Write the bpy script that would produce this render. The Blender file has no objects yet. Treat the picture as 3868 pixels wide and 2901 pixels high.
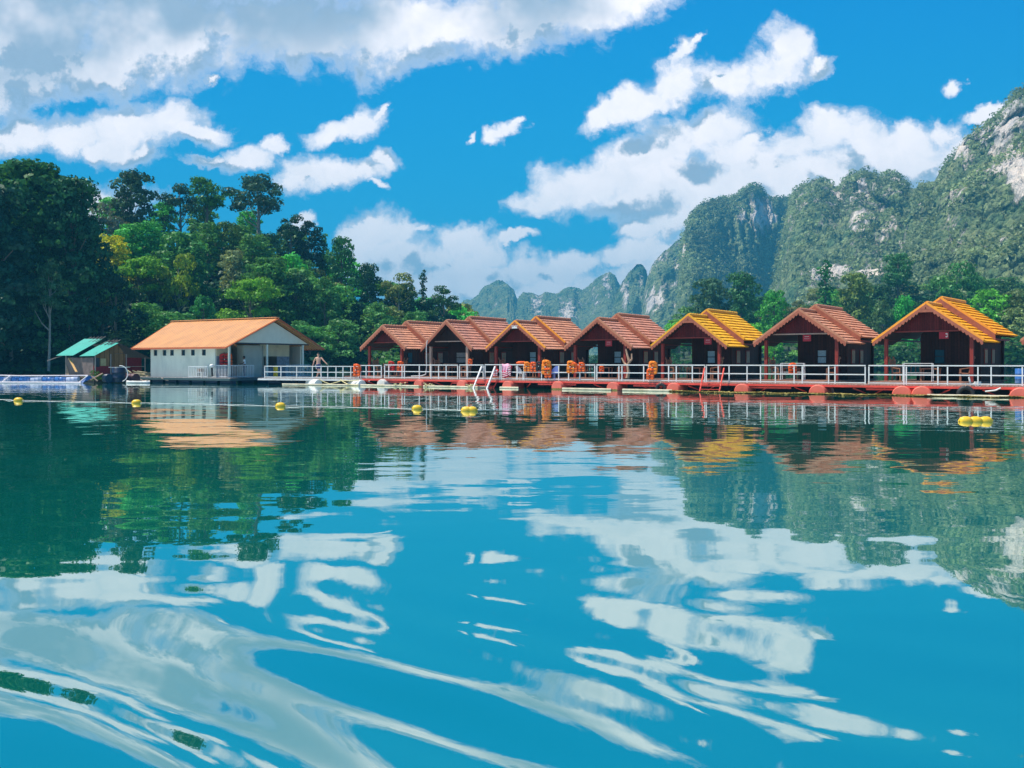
import bpy, bmesh, math, random
import numpy as np
from mathutils import Vector, Matrix
random.seed(7); RNG = np.random.default_rng(11)
S = bpy.context.scene; C = S.collection
R = math.radians
F, CX, HY, HC = 1900.0, 1106.0, 781.0, 1.67      # focal length in picture units, centre column, horizon row, eye height

# ---------------------------------------------------------------- camera
cam = bpy.data.objects.new('camera', bpy.data.cameras.new('camera')); C.objects.link(cam)
cam.location = (0, 0, HC); cam.rotation_euler = (R(90), 0, 0)
cam.data.sensor_width = 36; cam.data.lens = F/2212*36; cam.data.shift_y = -48.5/2212
cam.data.clip_start = 0.1; cam.data.clip_end = 20000
S.camera = cam
# ---------------------------------------------------------------- view
S.view_settings.view_transform = 'Standard'; S.view_settings.look = 'None'
S.view_settings.exposure = 0.6; S.view_settings.gamma = 1
S.render.engine = 'CYCLES'
S.cycles.max_bounces = 8; S.cycles.transparent_max_bounces = 8; S.cycles.volume_bounces = 0
# ---------------------------------------------------------------- sun
SUN = Vector((-0.46, -0.03, 0.885)).normalized()
sl = bpy.data.lights.new('sun', 'SUN'); sl.energy = 4.8; sl.angle = R(0.5); sl.color = (1.0, 0.93, 0.82)
so = bpy.data.objects.new('sun', sl); C.objects.link(so); so.rotation_euler = SUN.to_track_quat('Z', 'Y').to_euler(); so.location = (0, 0, 60)

# ---------------------------------------------------------------- node helpers
class NT:
    def __init__(s, nt): s.t = nt; s.n = nt.nodes; s.l = nt.links
    def new(s, typ, **kw):
        nd = s.n.new(typ)
        for k, v in kw.items():
            if k.startswith('i_'):
                key = k[2:]; key = int(key) if key.isdigit() else key.replace('_', ' ')
                s.put(nd.inputs[key], v)
            else: setattr(nd, k, v)
        return nd
    def put(s, sock, v):
        if isinstance(v, bpy.types.NodeSocket): s.l.new(v, sock)
        else: sock.default_value = v
    def m(s, op, a, b=0.0, c=0.0, clamp=False):
        nd = s.n.new('ShaderNodeMath'); nd.operation = op; nd.use_clamp = clamp
        s.put(nd.inputs[0], a); s.put(nd.inputs[1], b)
        if op in ('SMOOTH_MAX', 'MULTIPLY_ADD', 'SMOOTH_MIN'): s.put(nd.inputs[2], c)
        return nd.outputs[0]
    def vm(s, op, a, b=(0, 0, 0)):
        nd = s.n.new('ShaderNodeVectorMath'); nd.operation = op
        s.put(nd.inputs[0], a); s.put(nd.inputs[1], b)
        return nd.outputs[1] if op in ('LENGTH', 'DOT_PRODUCT') else nd.outputs[0]
    def mix(s, f, a, b, bt='MIX'):
        nd = s.n.new('ShaderNodeMix'); nd.data_type = 'RGBA'; nd.blend_type = bt; nd.clamp_factor = True
        s.put(nd.inputs[0], f); s.put(nd.inputs[6], a); s.put(nd.inputs[7], b); return nd.outputs[2]
    def rng(s, v, a, b, c=0.0, d=1.0, smooth=False):
        nd = s.n.new('ShaderNodeMapRange'); nd.interpolation_type = 'SMOOTHSTEP' if smooth else 'LINEAR'
        s.put(nd.inputs[0], v); s.put(nd.inputs[1], a); s.put(nd.inputs[2], b); s.put(nd.inputs[3], c); s.put(nd.inputs[4], d); return nd.outputs[0]
    def noise(s, vec, scale, detail=3.0, rough=0.5, dist=0.0):
        nd = s.n.new('ShaderNodeTexNoise'); s.put(nd.inputs['Vector'], vec)
        nd.inputs['Scale'].default_value = scale; nd.inputs['Detail'].default_value = detail
        nd.inputs['Roughness'].default_value = rough; nd.inputs['Distortion'].default_value = dist; return nd
    def mapping(s, vec, loc=(0, 0, 0), rot=(0, 0, 0), scale=(1, 1, 1), typ='POINT'):
        nd = s.n.new('ShaderNodeMapping'); nd.vector_type = typ; s.put(nd.inputs[0], vec)
        nd.inputs[1].default_value = loc; nd.inputs[2].default_value = rot; nd.inputs[3].default_value = scale; return nd.outputs[0]
def rgb(c): return (c[0], c[1], c[2], 1.0)

# ---------------------------------------------------------------- world: sky with clouds (by direction)
CLOUDS = [ # column, row, half width, half height, tilt
 (20,60,300,150,0),(330,55,300,105,0),(620,55,260,92,-4),(880,50,260,88,3),(1110,30,210,88,8),(1290,0,170,62,15),(30,170,210,82,20),(210,130,180,75,12),
 (35,300,85,42,10),(165,288,95,48,0),(260,282,130,62,0),(350,262,110,44,0),(440,285,88,26,-12),(240,325,100,34,-8),(310,335,30,28,0),
 (725,290,62,26,15),(780,265,52,32,35),(815,236,26,12,45),
 (555,352,52,30,15),(598,322,28,20,30),(470,352,60,12,-3),(650,380,52,42,0),(700,385,72,34,0),(765,375,62,24,8),(818,352,32,24,0),(800,408,34,10,-35),
 (1092,283,40,19,12),(1120,272,22,9,15),(1012,300,17,9,45),(462,166,15,8,0),
 (1300,245,62,24,32),(1390,215,95,38,18),(1470,175,85,52,25),(1560,165,100,50,5),(1650,150,90,45,10),(1705,98,40,46,0),(1760,150,34,20,10),(1480,100,22,34,-20),(1505,80,24,10,30),
 (1190,430,90,36,12),(1260,400,110,58,14),(1370,360,120,66,20),(1450,310,95,58,25),(1560,270,75,46,10),(1590,325,90,60,0),(1460,405,205,84,8),(1620,390,190,88,0),(1640,290,26,20,0),
 (1735,315,75,48,15),(1790,290,80,48,10),(1865,320,85,48,-10),(1960,305,52,36,0),(2040,300,48,38,0),(2075,340,60,50,0),(1950,360,165,66,0),(1790,375,150,78,0),
 (1480,480,130,34,8),(1380,505,60,24,0),
 (790,500,62,34,20),(850,505,74,42,0),(905,500,36,10,0),(860,565,125,66,0),(935,560,60,36,0),(1000,525,62,36,0),(1048,548,54,34,0),(1010,600,150,62,0),(1125,585,90,36,0),(1115,518,48,10,6),
 (1240,575,90,30,8),(1330,552,72,28,12),(1400,545,66,24,0),(1200,640,260,60,0),(1420,600,130,60,0),
 (2062,190,30,18,0),(2140,250,66,18,25),(220,430,110,46,0),(1720,470,200,60,0),(660,482,22,12,30),
]
W = bpy.data.worlds.new('World'); S.world = W; W.use_nodes = True
wt = NT(W.node_tree); W.node_tree.nodes.clear()
def cloud_group():
    g = bpy.data.node_groups.new('cloud_density', 'ShaderNodeTree')
    g.interface.new_socket('P', in_out='INPUT', socket_type='NodeSocketVector')
    g.interface.new_socket('D', in_out='OUTPUT', socket_type='NodeSocketFloat')
    t = NT(g); gi = t.new('NodeGroupInput'); go = t.new('NodeGroupOutput')
    p = gi.outputs[0]
    acc = None
    for (x, y, a, b, r) in CLOUDS:
        pv = p
        if acc is not None:      # chained one after another so the shader compiler keeps few values at a time
            md = t.n.new('ShaderNodeVectorMath'); md.operation = 'MULTIPLY_ADD'; t.put(md.inputs[0], acc); md.inputs[1].default_value = (1e-7,)*3; t.put(md.inputs[2], p); pv = md.outputs[0]
        mp = t.mapping(pv, ((x-CX)/F, (HY-y)/F, 0), (0, 0, R(r)), (a/F, b/F, 1), 'TEXTURE')
        d = t.m('SUBTRACT', 1.0, t.vm('LENGTH', mp))
        k = 1.0
        acc = d if acc is None else t.m('SMOOTH_MAX', acc, d, 0.16)
    t.l.new(acc, go.inputs[0]); return g
cg = cloud_group()
tc = wt.new('ShaderNodeTexCoord'); sx = wt.new('ShaderNodeSeparateXYZ'); wt.l.new(tc.outputs['Generated'], sx.inputs[0])
ay = wt.m('MAXIMUM', wt.m('ABSOLUTE', sx.outputs[1]), 0.12)
gx = wt.m('DIVIDE', sx.outputs[0], ay); gz = wt.m('DIVIDE', wt.m('ABSOLUTE', sx.outputs[2]), ay)
cp = wt.new('ShaderNodeCombineXYZ'); wt.l.new(gx, cp.inputs[0]); wt.l.new(gz, cp.inputs[1])
P0 = cp.outputs[0]
n1 = wt.noise(P0, 7.0, 6.0, 0.58); n2 = wt.noise(P0, 26.0, 7.0, 0.62)
warp = wt.vm('MULTIPLY', wt.vm('SUBTRACT', n1.outputs['Color'], (0.5, 0.5, 0.5)), (0.065, 0.050, 0))
warp2 = wt.vm('MULTIPLY', wt.vm('SUBTRACT', n2.outputs['Color'], (0.5, 0.5, 0.5)), (0.050, 0.040, 0))
PW = wt.vm('ADD', wt.vm('ADD', P0, warp), warp2)
def dens(vec):
    nd = wt.new('ShaderNodeGroup'); nd.node_tree = cg; wt.l.new(vec, nd.inputs[0]); return nd.outputs[0]
fine = wt.noise(PW, 26.0, 9.0, 0.62).outputs[0]; mid = wt.noise(P0, 11.0, 6.0, 0.6).outputs[0]
B0 = dens(PW)
tex = wt.m('ADD', wt.m('MULTIPLY', wt.m('SUBTRACT', fine, 0.5), 1.5), wt.m('MULTIPLY', wt.m('SUBTRACT', mid, 0.5), 1.5))
D0 = wt.m('ADD', wt.m('ADD', B0, 0.24), tex)
off = (-0.030, 0.040, 0)
mid1 = wt.noise(wt.vm('ADD', P0, off), 11.0, 6.0, 0.6).outputs[0]
D1 = wt.m('ADD', dens(wt.vm('ADD', PW, off)), wt.m('MULTIPLY', wt.m('SUBTRACT', mid1, 0.5), 3.4))
Dl = wt.m('ADD', B0, wt.m('MULTIPLY', wt.m('SUBTRACT', mid, 0.5), 3.4))
alpha = wt.rng(D0, -0.10, 0.72, 0, 1, True)
thick = wt.rng(D0, 0.05, 0.60, 0, 1, True)
under = wt.m('MULTIPLY', wt.rng(wt.m('SUBTRACT', D1, Dl), -0.10, 0.50, 0, 1, True), thick, clamp=True)
big = wt.noise(wt.vm('ADD', P0, (3.1, 0.4, 0)), 4.2, 5.0, 0.55).outputs[0]
# the heavy overhead bank is thicker and greyer
bank = wt.m('MULTIPLY', wt.rng(wt.m('ADD', gz, wt.m('MULTIPLY', gx, -0.10)), 0.30, 0.42, 0, 1, True), wt.rng(big, 0.38, 0.58, 0, 1.0, True))
shade = wt.m('MAXIMUM', wt.m('MULTIPLY', under, 1.0), wt.m('MULTIPLY', bank, thick), clamp=True)
lowh = wt.rng(gz, 0.0, 0.22, 1, 0)
cc = wt.mix(shade, (1.16, 1.10, 1.12, 1), (0.33, 0.46, 0.60, 1))
grain = wt.rng(fine, 0.35, 0.62, 0.22, 0.0)
cc = wt.mix(grain, cc, (0.45, 0.60, 0.75, 1))
cc = wt.mix(wt.m('MULTIPLY', lowh, 0.45), cc, (0.55, 0.76, 0.92, 1))
sky = wt.new('ShaderNodeTexSky'); sky.sky_type = 'NISHITA'; sky.sun_disc = False
sky.sun_elevation = math.asin(SUN.z); sky.sun_rotation = math.atan2(SUN.x, SUN.y)
sky.air_density = 1.2; sky.dust_density = 0.3; sky.ozone_density = 4.0
# the deep cyan-blue of the photograph's sky
skc = wt.mix(1.0, wt.vm('MULTIPLY', sky.outputs[0], (0.10, 0.10, 0.10)), (0.05, 0.92, 1.25, 1), 'MULTIPLY')
skg = wt.mix(0.9, skc, wt.mix(wt.rng(gz, 0.02, 0.42), (0.0, 0.40, 0.72, 1), (0.0, 0.26, 0.66, 1)))
skg = wt.mix(wt.rng(gz, 0.5, 1.5, 0, 1), skg, (0.0, 0.10, 0.36, 1))
final = wt.mix(wt.m('MULTIPLY', alpha, 0.97), skg, cc)
bg = wt.new('ShaderNodeBackground'); wt.l.new(final, bg.inputs[0]); bg.inputs[1].default_value = 0.78
wo = wt.new('ShaderNodeOutputWorld'); wt.l.new(bg.outputs[0], wo.inputs[0])
W.cycles.sampling_method = 'MANUAL'; W.cycles.sample_map_resolution = 512

# ---------------------------------------------------------------- placement helpers
def at(px, py, Y): return Vector(((px-CX)/F*Y, Y, HC+(HY-py)/F*Y))
def gx_(px, Y): return (px-CX)/F*Y
# ---------------------------------------------------------------- materials
MATS = {}
def mat(name, col, rough=0.6, var=0.15, scale=4.0, bump=0.0, metal=0.0, spec=0.4, stretch=(1, 1, 1), dirt=None, dirt_amt=0.0):
    if name in MATS: return MATS[name]
    m = bpy.data.materials.new(name); m.use_nodes = True; t = NT(m.node_tree); b = t.n['Principled BSDF']
    tc = t.new('ShaderNodeTexCoord'); v = t.mapping(tc.outputs['Object'], scale=stretch)
    n = t.noise(v, scale, 5.0, 0.6); k = t.rng(n.outputs[0], 0.25, 0.75, 1-var, 1+var)
    c = t.vm('SCALE', rgb(col)[:3]); nd = c.node; t.put(nd.inputs[3], k)
    out = c
    if dirt:
        n2 = t.noise(v, scale*0.35, 6.0, 0.65)
        out = t.mix(t.m('MULTIPLY', t.rng(n2.outputs[0], 0.48, 0.72, 0, 1, True), dirt_amt), c, rgb(dirt))
    t.l.new(out, b.inputs['Base Color']); b.inputs['Roughness'].default_value = rough; b.inputs['Metallic'].default_value = metal
    b.inputs['Specular IOR Level'].default_value = spec
    if bump:
        bp = t.new('ShaderNodeBump'); bp.inputs['Strength'].default_value = 0.6; bp.inputs['Distance'].default_value = bump
        t.l.new(n.outputs[0], bp.inputs['Height']); t.l.new(bp.outputs[0], b.inputs['Normal'])
    MATS[name] = m; return m
def plank_mat(name, col, axis=0, pitch=0.14, rough=0.7, var=0.25):
    if name in MATS: return MATS[name]
    m = bpy.data.materials.new(name); m.use_nodes = True; t = NT(m.node_tree); b = t.n['Principled BSDF']
    tc = t.new('ShaderNodeTexCoord'); s = t.new('ShaderNodeSeparateXYZ'); t.l.new(tc.outputs['Object'], s.inputs[0])
    q = t.m('DIVIDE', s.outputs[axis], pitch); fr = t.m('FRACT', q); cell = t.m('FLOOR', q)
    wn = t.new('ShaderNodeTexWhiteNoise'); wn.noise_dimensions = '1D'; t.l.new(cell, wn.inputs['W'])
    k = t.rng(wn.outputs[0], 0, 1, 1-var, 1+var)
    st = [12, 12, 12]; st[(axis+1) % 3] = 2 if axis != 2 else 2
    n = t.noise(t.mapping(tc.outputs['Object'], scale=tuple(st)), 1.0, 6, 0.6)
    k = t.m('MULTIPLY', k, t.rng(n.outputs[0], 0.3, 0.7, 0.75, 1.25))
    gap = t.rng(t.m('ABSOLUTE', t.m('SUBTRACT', fr, 0.5)), 0.43, 0.49, 1, 0.12)
    k = t.m('MULTIPLY', k, gap)
    c = t.vm('SCALE', col); t.put(c.node.inputs[3], k); t.l.new(c, b.inputs['Base Color'])
    b.inputs['Roughness'].default_value = rough; b.inputs['Specular IOR Level'].default_value = 0.25
    bp = t.new('ShaderNodeBump'); bp.inputs['Distance'].default_value = 0.01; t.l.new(gap, bp.inputs['Height']); t.l.new(bp.outputs[0], b.inputs['Normal'])
    MATS[name] = m; return m
# ---------------------------------------------------------------- mesh builder
class MB:
    def __init__(s): s.v = []; s.f = []; s.sm = []
    def add(s, vs, fs, smooth=False):
        o = len(s.v); s.v += [tuple(v) for v in vs]; s.f += [tuple(i+o for i in f) for f in fs]; s.sm += [smooth]*len(fs); return s
    def box(s, c, d, rot=None, taper=1.0):
        x, y, z = d[0]/2, d[1]/2, d[2]/2
        vs = [Vector((sx*x*(taper if sz > 0 else 1), sy*y*(taper if sz > 0 else 1), sz*z)) for sz in (-1, 1) for sy in (-1, 1) for sx in (-1, 1)]
        if rot is not None: vs = [rot @ v for v in vs]
        c = Vector(c); return s.add([v+c for v in vs], [(0, 2, 3, 1), (4, 5, 7, 6), (0, 1, 5, 4), (2, 6, 7, 3), (0, 4, 6, 2), (1, 3, 7, 5)])
    def bar(s, p, q, w, h=None, up=(0, 0, 1)):
        p, q = Vector(p), Vector(q); d = q-p; L = d.length
        if L < 1e-6: return s
        z = d.normalized(); u = Vector(up)
        if abs(z.dot(u)) > 0.98: u = Vector((1, 0, 0))
        x = u.cross(z).normalized(); y = z.cross(x); M = Matrix((x, y, z)).transposed()
        return s.box((p+q)/2, (w, h or w, L), M)
    def cyl(s, p, q, r, r2=None, n=10, caps=True, smooth=True):
        p, q = Vector(p), Vector(q); r2 = r if r2 is None else r2; d = (q-p)
        z = d.normalized(); u = Vector((0, 0, 1)) if abs(z.z) < .98 else Vector((1, 0, 0))
        x = u.cross(z).normalized(); y = z.cross(x); vs = []
        for (c, rr) in ((p, r), (q, r2)):
            for i in range(n):
                a = 2*math.pi*i/n; vs.append(c+x*math.cos(a)*rr+y*math.sin(a)*rr)
        s.add(vs, [(i, (i+1) % n, n+(i+1) % n, n+i) for i in range(n)], smooth)
        if caps: s.add(vs, [tuple(range(n-1, -1, -1)), tuple(range(n, 2*n))])
        return s
    def tube(s, pts, r, n=6):
        for a, b in zip(pts[:-1], pts[1:]): s.cyl(a, b, r, n=n)
        return s
    def lathe(s, prof, c=(0, 0, 0), n=16, M=None):
        vs = []; c = Vector(c)
        for (r, z) in prof:
            for i in range(n):
                a = 2*math.pi*i/n; v = Vector((r*math.cos(a), r*math.sin(a), z)); vs.append(c+(M @ v if M else v))
        k = len(prof); fs = [(j*n+i, j*n+(i+1) % n, (j+1)*n+(i+1) % n, (j+1)*n+i) for j in range(k-1) for i in range(n)]
        s.add(vs, fs, True); s.add(vs, [tuple(range(n-1, -1, -1)), tuple(range((k-1)*n, k*n))]); return s
    def quad(s, a, b, c, d): return s.add([a, b, c, d], [(0, 1, 2, 3)])
    def slab(s, a, b, c, d, th):     # thick quad
        a, b, c, d = map(Vector, (a, b, c, d)); n = (b-a).cross(d-a).normalized()*th
        return s.add([a, b, c, d, a-n, b-n, c-n, d-n], [(0, 1, 2, 3), (7, 6, 5, 4), (0, 4, 5, 1), (1, 5, 6, 2), (2, 6, 7, 3), (3, 7, 4, 0)])
    def blob(s, c, r, sub=2, M=None, amp=0.0, seed=0):
        bm = bmesh.new(); bmesh.ops.create_icosphere(bm, subdivisions=sub, radius=1); rr = random.Random(seed); vs = []
        for v in bm.verts:
            k = 1+rr.uniform(-amp, amp); w = Vector((v.co.x*r[0]*k, v.co.y*r[1]*k, v.co.z*r[2]*k)); vs.append(Vector(c)+(M @ w if M else w))
        fs = [tuple(v.index for v in f.verts) for f in bm.faces]; bm.free(); return s.add(vs, fs, True)
    def build(s, name, m, parent=None, label=None, loc=None):
        me = bpy.data.meshes.new(name); me.from_pydata(s.v, [], s.f); me.polygons.foreach_set('use_smooth', s.sm); me.update()
        if m: me.materials.append(m)
        o = bpy.data.objects.new(name, me); C.objects.link(o)
        if parent: o.parent = parent
        if label: o['label'] = label
        if loc: o.location = loc
        return o
def tag(o, label, cat, group=None, kind=None):
    if label: o['label'] = label
    if cat: o['category'] = cat
    if group: o['group'] = group
    if kind: o['kind'] = kind
    return o
def thing(name, label, cat, loc=(0, 0, 0), rz=0.0, group=None, scale=1.0):
    o = bpy.data.objects.new(name, None); C.objects.link(o); o.empty_display_size = 0.3
    o.location = loc; o.rotation_euler = (0, 0, rz); o.scale = (scale,)*3
    return tag(o, label, cat, group)
def dup(o, parent=None):
    c = o.copy(); C.objects.link(c)
    if parent: c.parent = parent
    for ch in list(o.children): dup(ch, c)
    return c
def bevel(o, w, seg=2):
    md = o.modifiers.new('bevel', 'BEVEL'); md.width = w; md.segments = seg; md.limit_method = 'ANGLE'; return o

# ---------------------------------------------------------------- numpy noise
_tab = RNG.random((4, 4096))
def _h(ix, iy, iz, k=0):
    n = (ix*73856093) ^ (iy*19349663) ^ (iz*83492791) ^ (k*2654435)
    return _tab[k % 4][(n & 0x7fffffff) % 4093]
def vnoise(x, y, z, k=0):
    ix, iy, iz = np.floor(x).astype(np.int64), np.floor(y).astype(np.int64), np.floor(z).astype(np.int64)
    fx, fy, fz = x-ix, y-iy, z-iz
    fx = fx*fx*fx*(fx*(fx*6-15)+10); fy = fy*fy*fy*(fy*(fy*6-15)+10); fz = fz*fz*fz*(fz*(fz*6-15)+10)
    r = 0
    for dx in (0, 1):
        for dy in (0, 1):
            for dz in (0, 1):
                r = r+_h(ix+dx, iy+dy, iz+dz, k)*(fx if dx else 1-fx)*(fy if dy else 1-fy)*(fz if dz else 1-fz)
    return r*2-1
def fbm(x, y, z, o=4, k=0, g=0.5):
    a, s, t = 1.0, 0, 0
    for i in range(o):
        s = s+a*vnoise(x*2**i+17*i, y*2**i-9*i, z*2**i+5*i, k); t += a; a *= g
    return s/t
def grid_mesh(name, X, Y, Z, m, smooth=True, attrs=None, wrap=False):
    n, k = X.shape; me = bpy.data.meshes.new(name)
    co = np.stack([X, Y, Z], -1).reshape(-1, 3).astype(np.float32)
    i, j = np.meshgrid(np.arange(n-1), np.arange(k-1 if not wrap else k), indexing='ij'); j2 = (j+1) % k
    q = np.stack([i*k+j, i*k+j2, (i+1)*k+j2, (i+1)*k+j], -1).reshape(-1, 4)
    me.vertices.add(len(co)); me.vertices.foreach_set('co', co.ravel())
    me.loops.add(q.size); me.loops.foreach_set('vertex_index', q.ravel().astype(np.int32))
    me.polygons.add(len(q)); me.polygons.foreach_set('loop_start', np.arange(len(q), dtype=np.int32)*4)
    me.update(calc_edges=True)
    me.polygons.foreach_set('use_smooth', np.full(len(q), smooth))
    for nm, arr in (attrs or {}).items():
        at_ = me.attributes.new(nm, 'FLOAT', 'POINT'); at_.data.foreach_set('value', arr.ravel().astype(np.float32))
    me.materials.append(m); o = bpy.data.objects.new(name, me); C.objects.link(o); return o

# ================================================================ WATER
def water_mat():
    m = bpy.data.materials.new('lake_water'); m.use_nodes = True; t = NT(m.node_tree); t.n.clear()
    geo = t.new('ShaderNodeNewGeometry'); p = geo.outputs['Position']
    d = t.vm('LENGTH', p)
    a = t.noise(t.mapping(p, scale=(0.75, 1.0, 1)), 0.62, 2, 0.5)      # metre long ripples
    b = t.noise(t.mapping(p, rot=(0, 0, 0.35), scale=(0.6, 1.0, 1)), 0.30, 2, 0.45)
    c = t.noise(t.mapping(p, rot=(0, 0, -0.2), scale=(0.55, 1.0, 1)), 1.9, 2, 0.5)
    w = t.rng(d, 9, 24, 0.0, 1.0); w2 = t.rng(d, 6, 14, 0.0, 1.0)
    patch = t.rng(t.noise(t.mapping(p, scale=(0.25, 1, 1)), 0.11, 2, 0.5).outputs[0], 0.38, 0.62, 0.45, 1.0)
    h = t.m('ADD', t.m('MULTIPLY', t.m('MULTIPLY', a.outputs[0], w), 0.021), t.m('MULTIPLY', t.m('MULTIPLY', b.outputs[0], t.rng(d, 8, 24, 0.10, 1.0)), 0.015))
    h = t.m('ADD', h, t.m('MULTIPLY', t.m('MULTIPLY', c.outputs[0], t.m('MAXIMUM', w2, 0.10)), 0.0048))
    h = t.m('MULTIPLY', h, patch)
    bp = t.new('ShaderNodeBump'); bp.inputs['Strength'].default_value = 1.0; bp.inputs['Distance'].default_value = 1.0
    t.l.new(h, bp.inputs['Height'])
    gl = t.new('ShaderNodeBsdfGlossy'); gl.inputs['Roughness'].default_value = 0.012; gl.inputs['Color'].default_value = (0.92, 1.0, 0.99, 1)
    t.l.new(bp.outputs[0], gl.inputs['Normal'])
    body = t.new('ShaderNodeBsdfDiffuse'); body.inputs['Color'].default_value = (0.0, 0.135, 0.10, 1)
    fr = t.new('ShaderNodeFresnel'); fr.inputs['IOR'].default_value = 1.9; t.l.new(bp.outputs[0], fr.inputs['Normal'])
    mx = t.new('ShaderNodeMixShader'); t.l.new(t.rng(fr.outputs[0], 0.08, 0.9, 0.48, 0.98), mx.inputs[0])
    t.l.new(body.outputs[0], mx.inputs[1]); t.l.new(gl.outputs[0], mx.inputs[2])
    o = t.new('ShaderNodeOutputMaterial'); t.l.new(mx.outputs[0], o.inputs[0]); return m
def build_water():
    az = np.concatenate([np.linspace(-38, 38, 620), np.linspace(40, 320, 60)]); az = np.radians(az)
    r = np.concatenate([[0.02, 0.8, 1.6], np.geomspace(2.2, 60, 520), np.geomspace(64, 9000, 60)])
    Rr, A = np.meshgrid(r, az, indexing='ij'); X = Rr*np.sin(A); Y = Rr*np.cos(A)
    # boat wake in the foreground: swells running from upper left to lower right
    n0 = X*0.50+Y*0.87; n1 = X*0.87-Y*0.50
    bend = -0.05*n1**2*np.exp(-np.abs(n1)/3)+0.30*fbm(X*0.30, Y*0.30, X*0+2.0, 2)
    win = np.exp(-(np.clip(Rr-3.2, 0, 9)/2.3)**2)*(0.60+0.40*np.tanh(-0.2-X*0.9))
    ph = (n0+bend)
    h = win*(0.030*np.sin(ph*2*np.pi/1.9+0.9)+0.011*np.sin((ph+0.15*n1)*2*np.pi/0.8+1.0))
    w2 = 1/(1+(Rr/15)**2)
    h += (0.020*w2+0.050*np.exp(-(Rr/4.8)**2))*fbm(X*0.30+3, Y*0.42, X*0, 2, 1, 0.35)
    h += 0.004*np.exp(-((Rr-9)/7)**2)*fbm(X*0.55, Y*1.3+4, X*0+5, 2, 2, 0.4)
    h *= np.clip((70-Rr)/30, 0, 1)
    o = grid_mesh('water', X, Y, h, water_mat(), wrap=True); return tag(o, None, None, kind='structure')
build_water()

# ================================================================ FOLIAGE
def foliage_mat(nm='foliage', s1=0.55, s2=4.0):
    m = bpy.data.materials.new(nm); m.use_nodes = True; t = NT(m.node_tree); t.n.clear()
    oi = t.new('ShaderNodeObjectInfo'); tc = t.new('ShaderNodeTexCoord')
    n = t.noise(tc.outputs['Object'], s1, 3, 0.6); n2 = t.noise(tc.outputs['Object'], s2, 2, 0.6)
    k = t.m('MULTIPLY', t.rng(n.outputs[0], 0.3, 0.7, 0.50, 1.55), t.rng(n2.outputs[0], 0.3, 0.7, 0.6, 1.4))
    c = t.vm('SCALE', oi.outputs['Color']); t.put(c.node.inputs[3], k)
    df = t.new('ShaderNodeBsdfDiffuse'); t.l.new(c, df.inputs[0])
    tr = t.new('ShaderNodeBsdfTranslucent'); cy = t.vm('MULTIPLY', c, (1.5, 1.25, 0.35)); t.l.new(cy, tr.inputs[0])
    mx = t.new('ShaderNodeMixShader'); mx.inputs[0].default_value = 0.30; t.l.new(df.outputs[0], mx.inputs[1]); t.l.new(tr.outputs[0], mx.inputs[2])
    gl = t.new('ShaderNodeBsdfGlossy'); gl.inputs['Roughness'].default_value = 0.42; gl.inputs['Color'].default_value = (0.8, 0.9, 0.8, 1)
    m2 = t.new('ShaderNodeMixShader'); m2.inputs[0].default_value = 0.018; t.l.new(mx.outputs[0], m2.inputs[1]); t.l.new(gl.outputs[0], m2.inputs[2])
    o = t.new('ShaderNodeOutputMaterial'); t.l.new(m2.outputs[0], o.inputs[0]); return m
FOL = foliage_mat(); FOLM = foliage_mat('mountain_foliage', 0.035, 0.16)
BARK = mat('bark', (0.16, 0.13, 0.10), 0.9, 0.4, 3.0, 0.02); PALEBARK = mat('pale_bark', (0.26, 0.24, 0.20), 0.85, 0.3, 3.0, 0.02)
def cards(name, P, N, size, m=FOL, seed=0):
    """many small leaf-spray quads with uneven size, as one mesh"""
    rg = np.random.default_rng(seed); n = len(P)
    nn = N+rg.normal(0, 0.45, (n, 3)); nn /= np.linalg.norm(nn, axis=1)[:, None]+1e-9
    a = rg.normal(0, 1, (n, 3)); t = np.cross(nn, a); t /= np.linalg.norm(t, axis=1)[:, None]+1e-9; b = np.cross(nn, t)
    sz = (size*rg.uniform(0.55, 1.35, n))[:, None]; ar = rg.uniform(0.5, 0.9, n)[:, None]
    co = np.stack([P-t*sz, P-b*sz*ar+nn*sz*.15, P+t*sz, P+b*sz*ar+nn*sz*.15], 1).reshape(-1, 3).astype(np.float32)
    me = bpy.data.meshes.new(name); me.vertices.add(4*n); me.vertices.foreach_set('co', co.ravel())
    me.loops.add(4*n); me.loops.foreach_set('vertex_index', np.arange(4*n, dtype=np.int32))
    me.polygons.add(n); me.polygons.foreach_set('loop_start', np.arange(n, dtype=np.int32)*4); me.update(calc_edges=True)
    me.materials.append(m); return me
def clumps(cl, per, rg, flat=0.65, low=-0.35):
    Ps, Ns = [], []
    for (c, r) in cl:
        k = int(per*(r**1.7)); d = rg.normal(0, 1, (k*2, 3)); d /= np.linalg.norm(d, axis=1)[:, None]; d = d[d[:, 2] > low-0.3*rg.random(len(d))][:k]
        rad = r*(1-0.28*rg.random(len(d))**1.5)
        lump = 1+0.22*np.sin(d[:, 0]*5+c[0]*3)*np.sin(d[:, 1]*5+c[1])+0.12*np.sin(d[:, 2]*9+c[2])
        p = np.array(c)+d*(rad*lump)[:, None]*np.array([1, 1, flat]); Ps.append(p); Ns.append(d*np.array([1, 1, 1.3]))
    return np.concatenate(Ps), np.concatenate(Ns)
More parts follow.
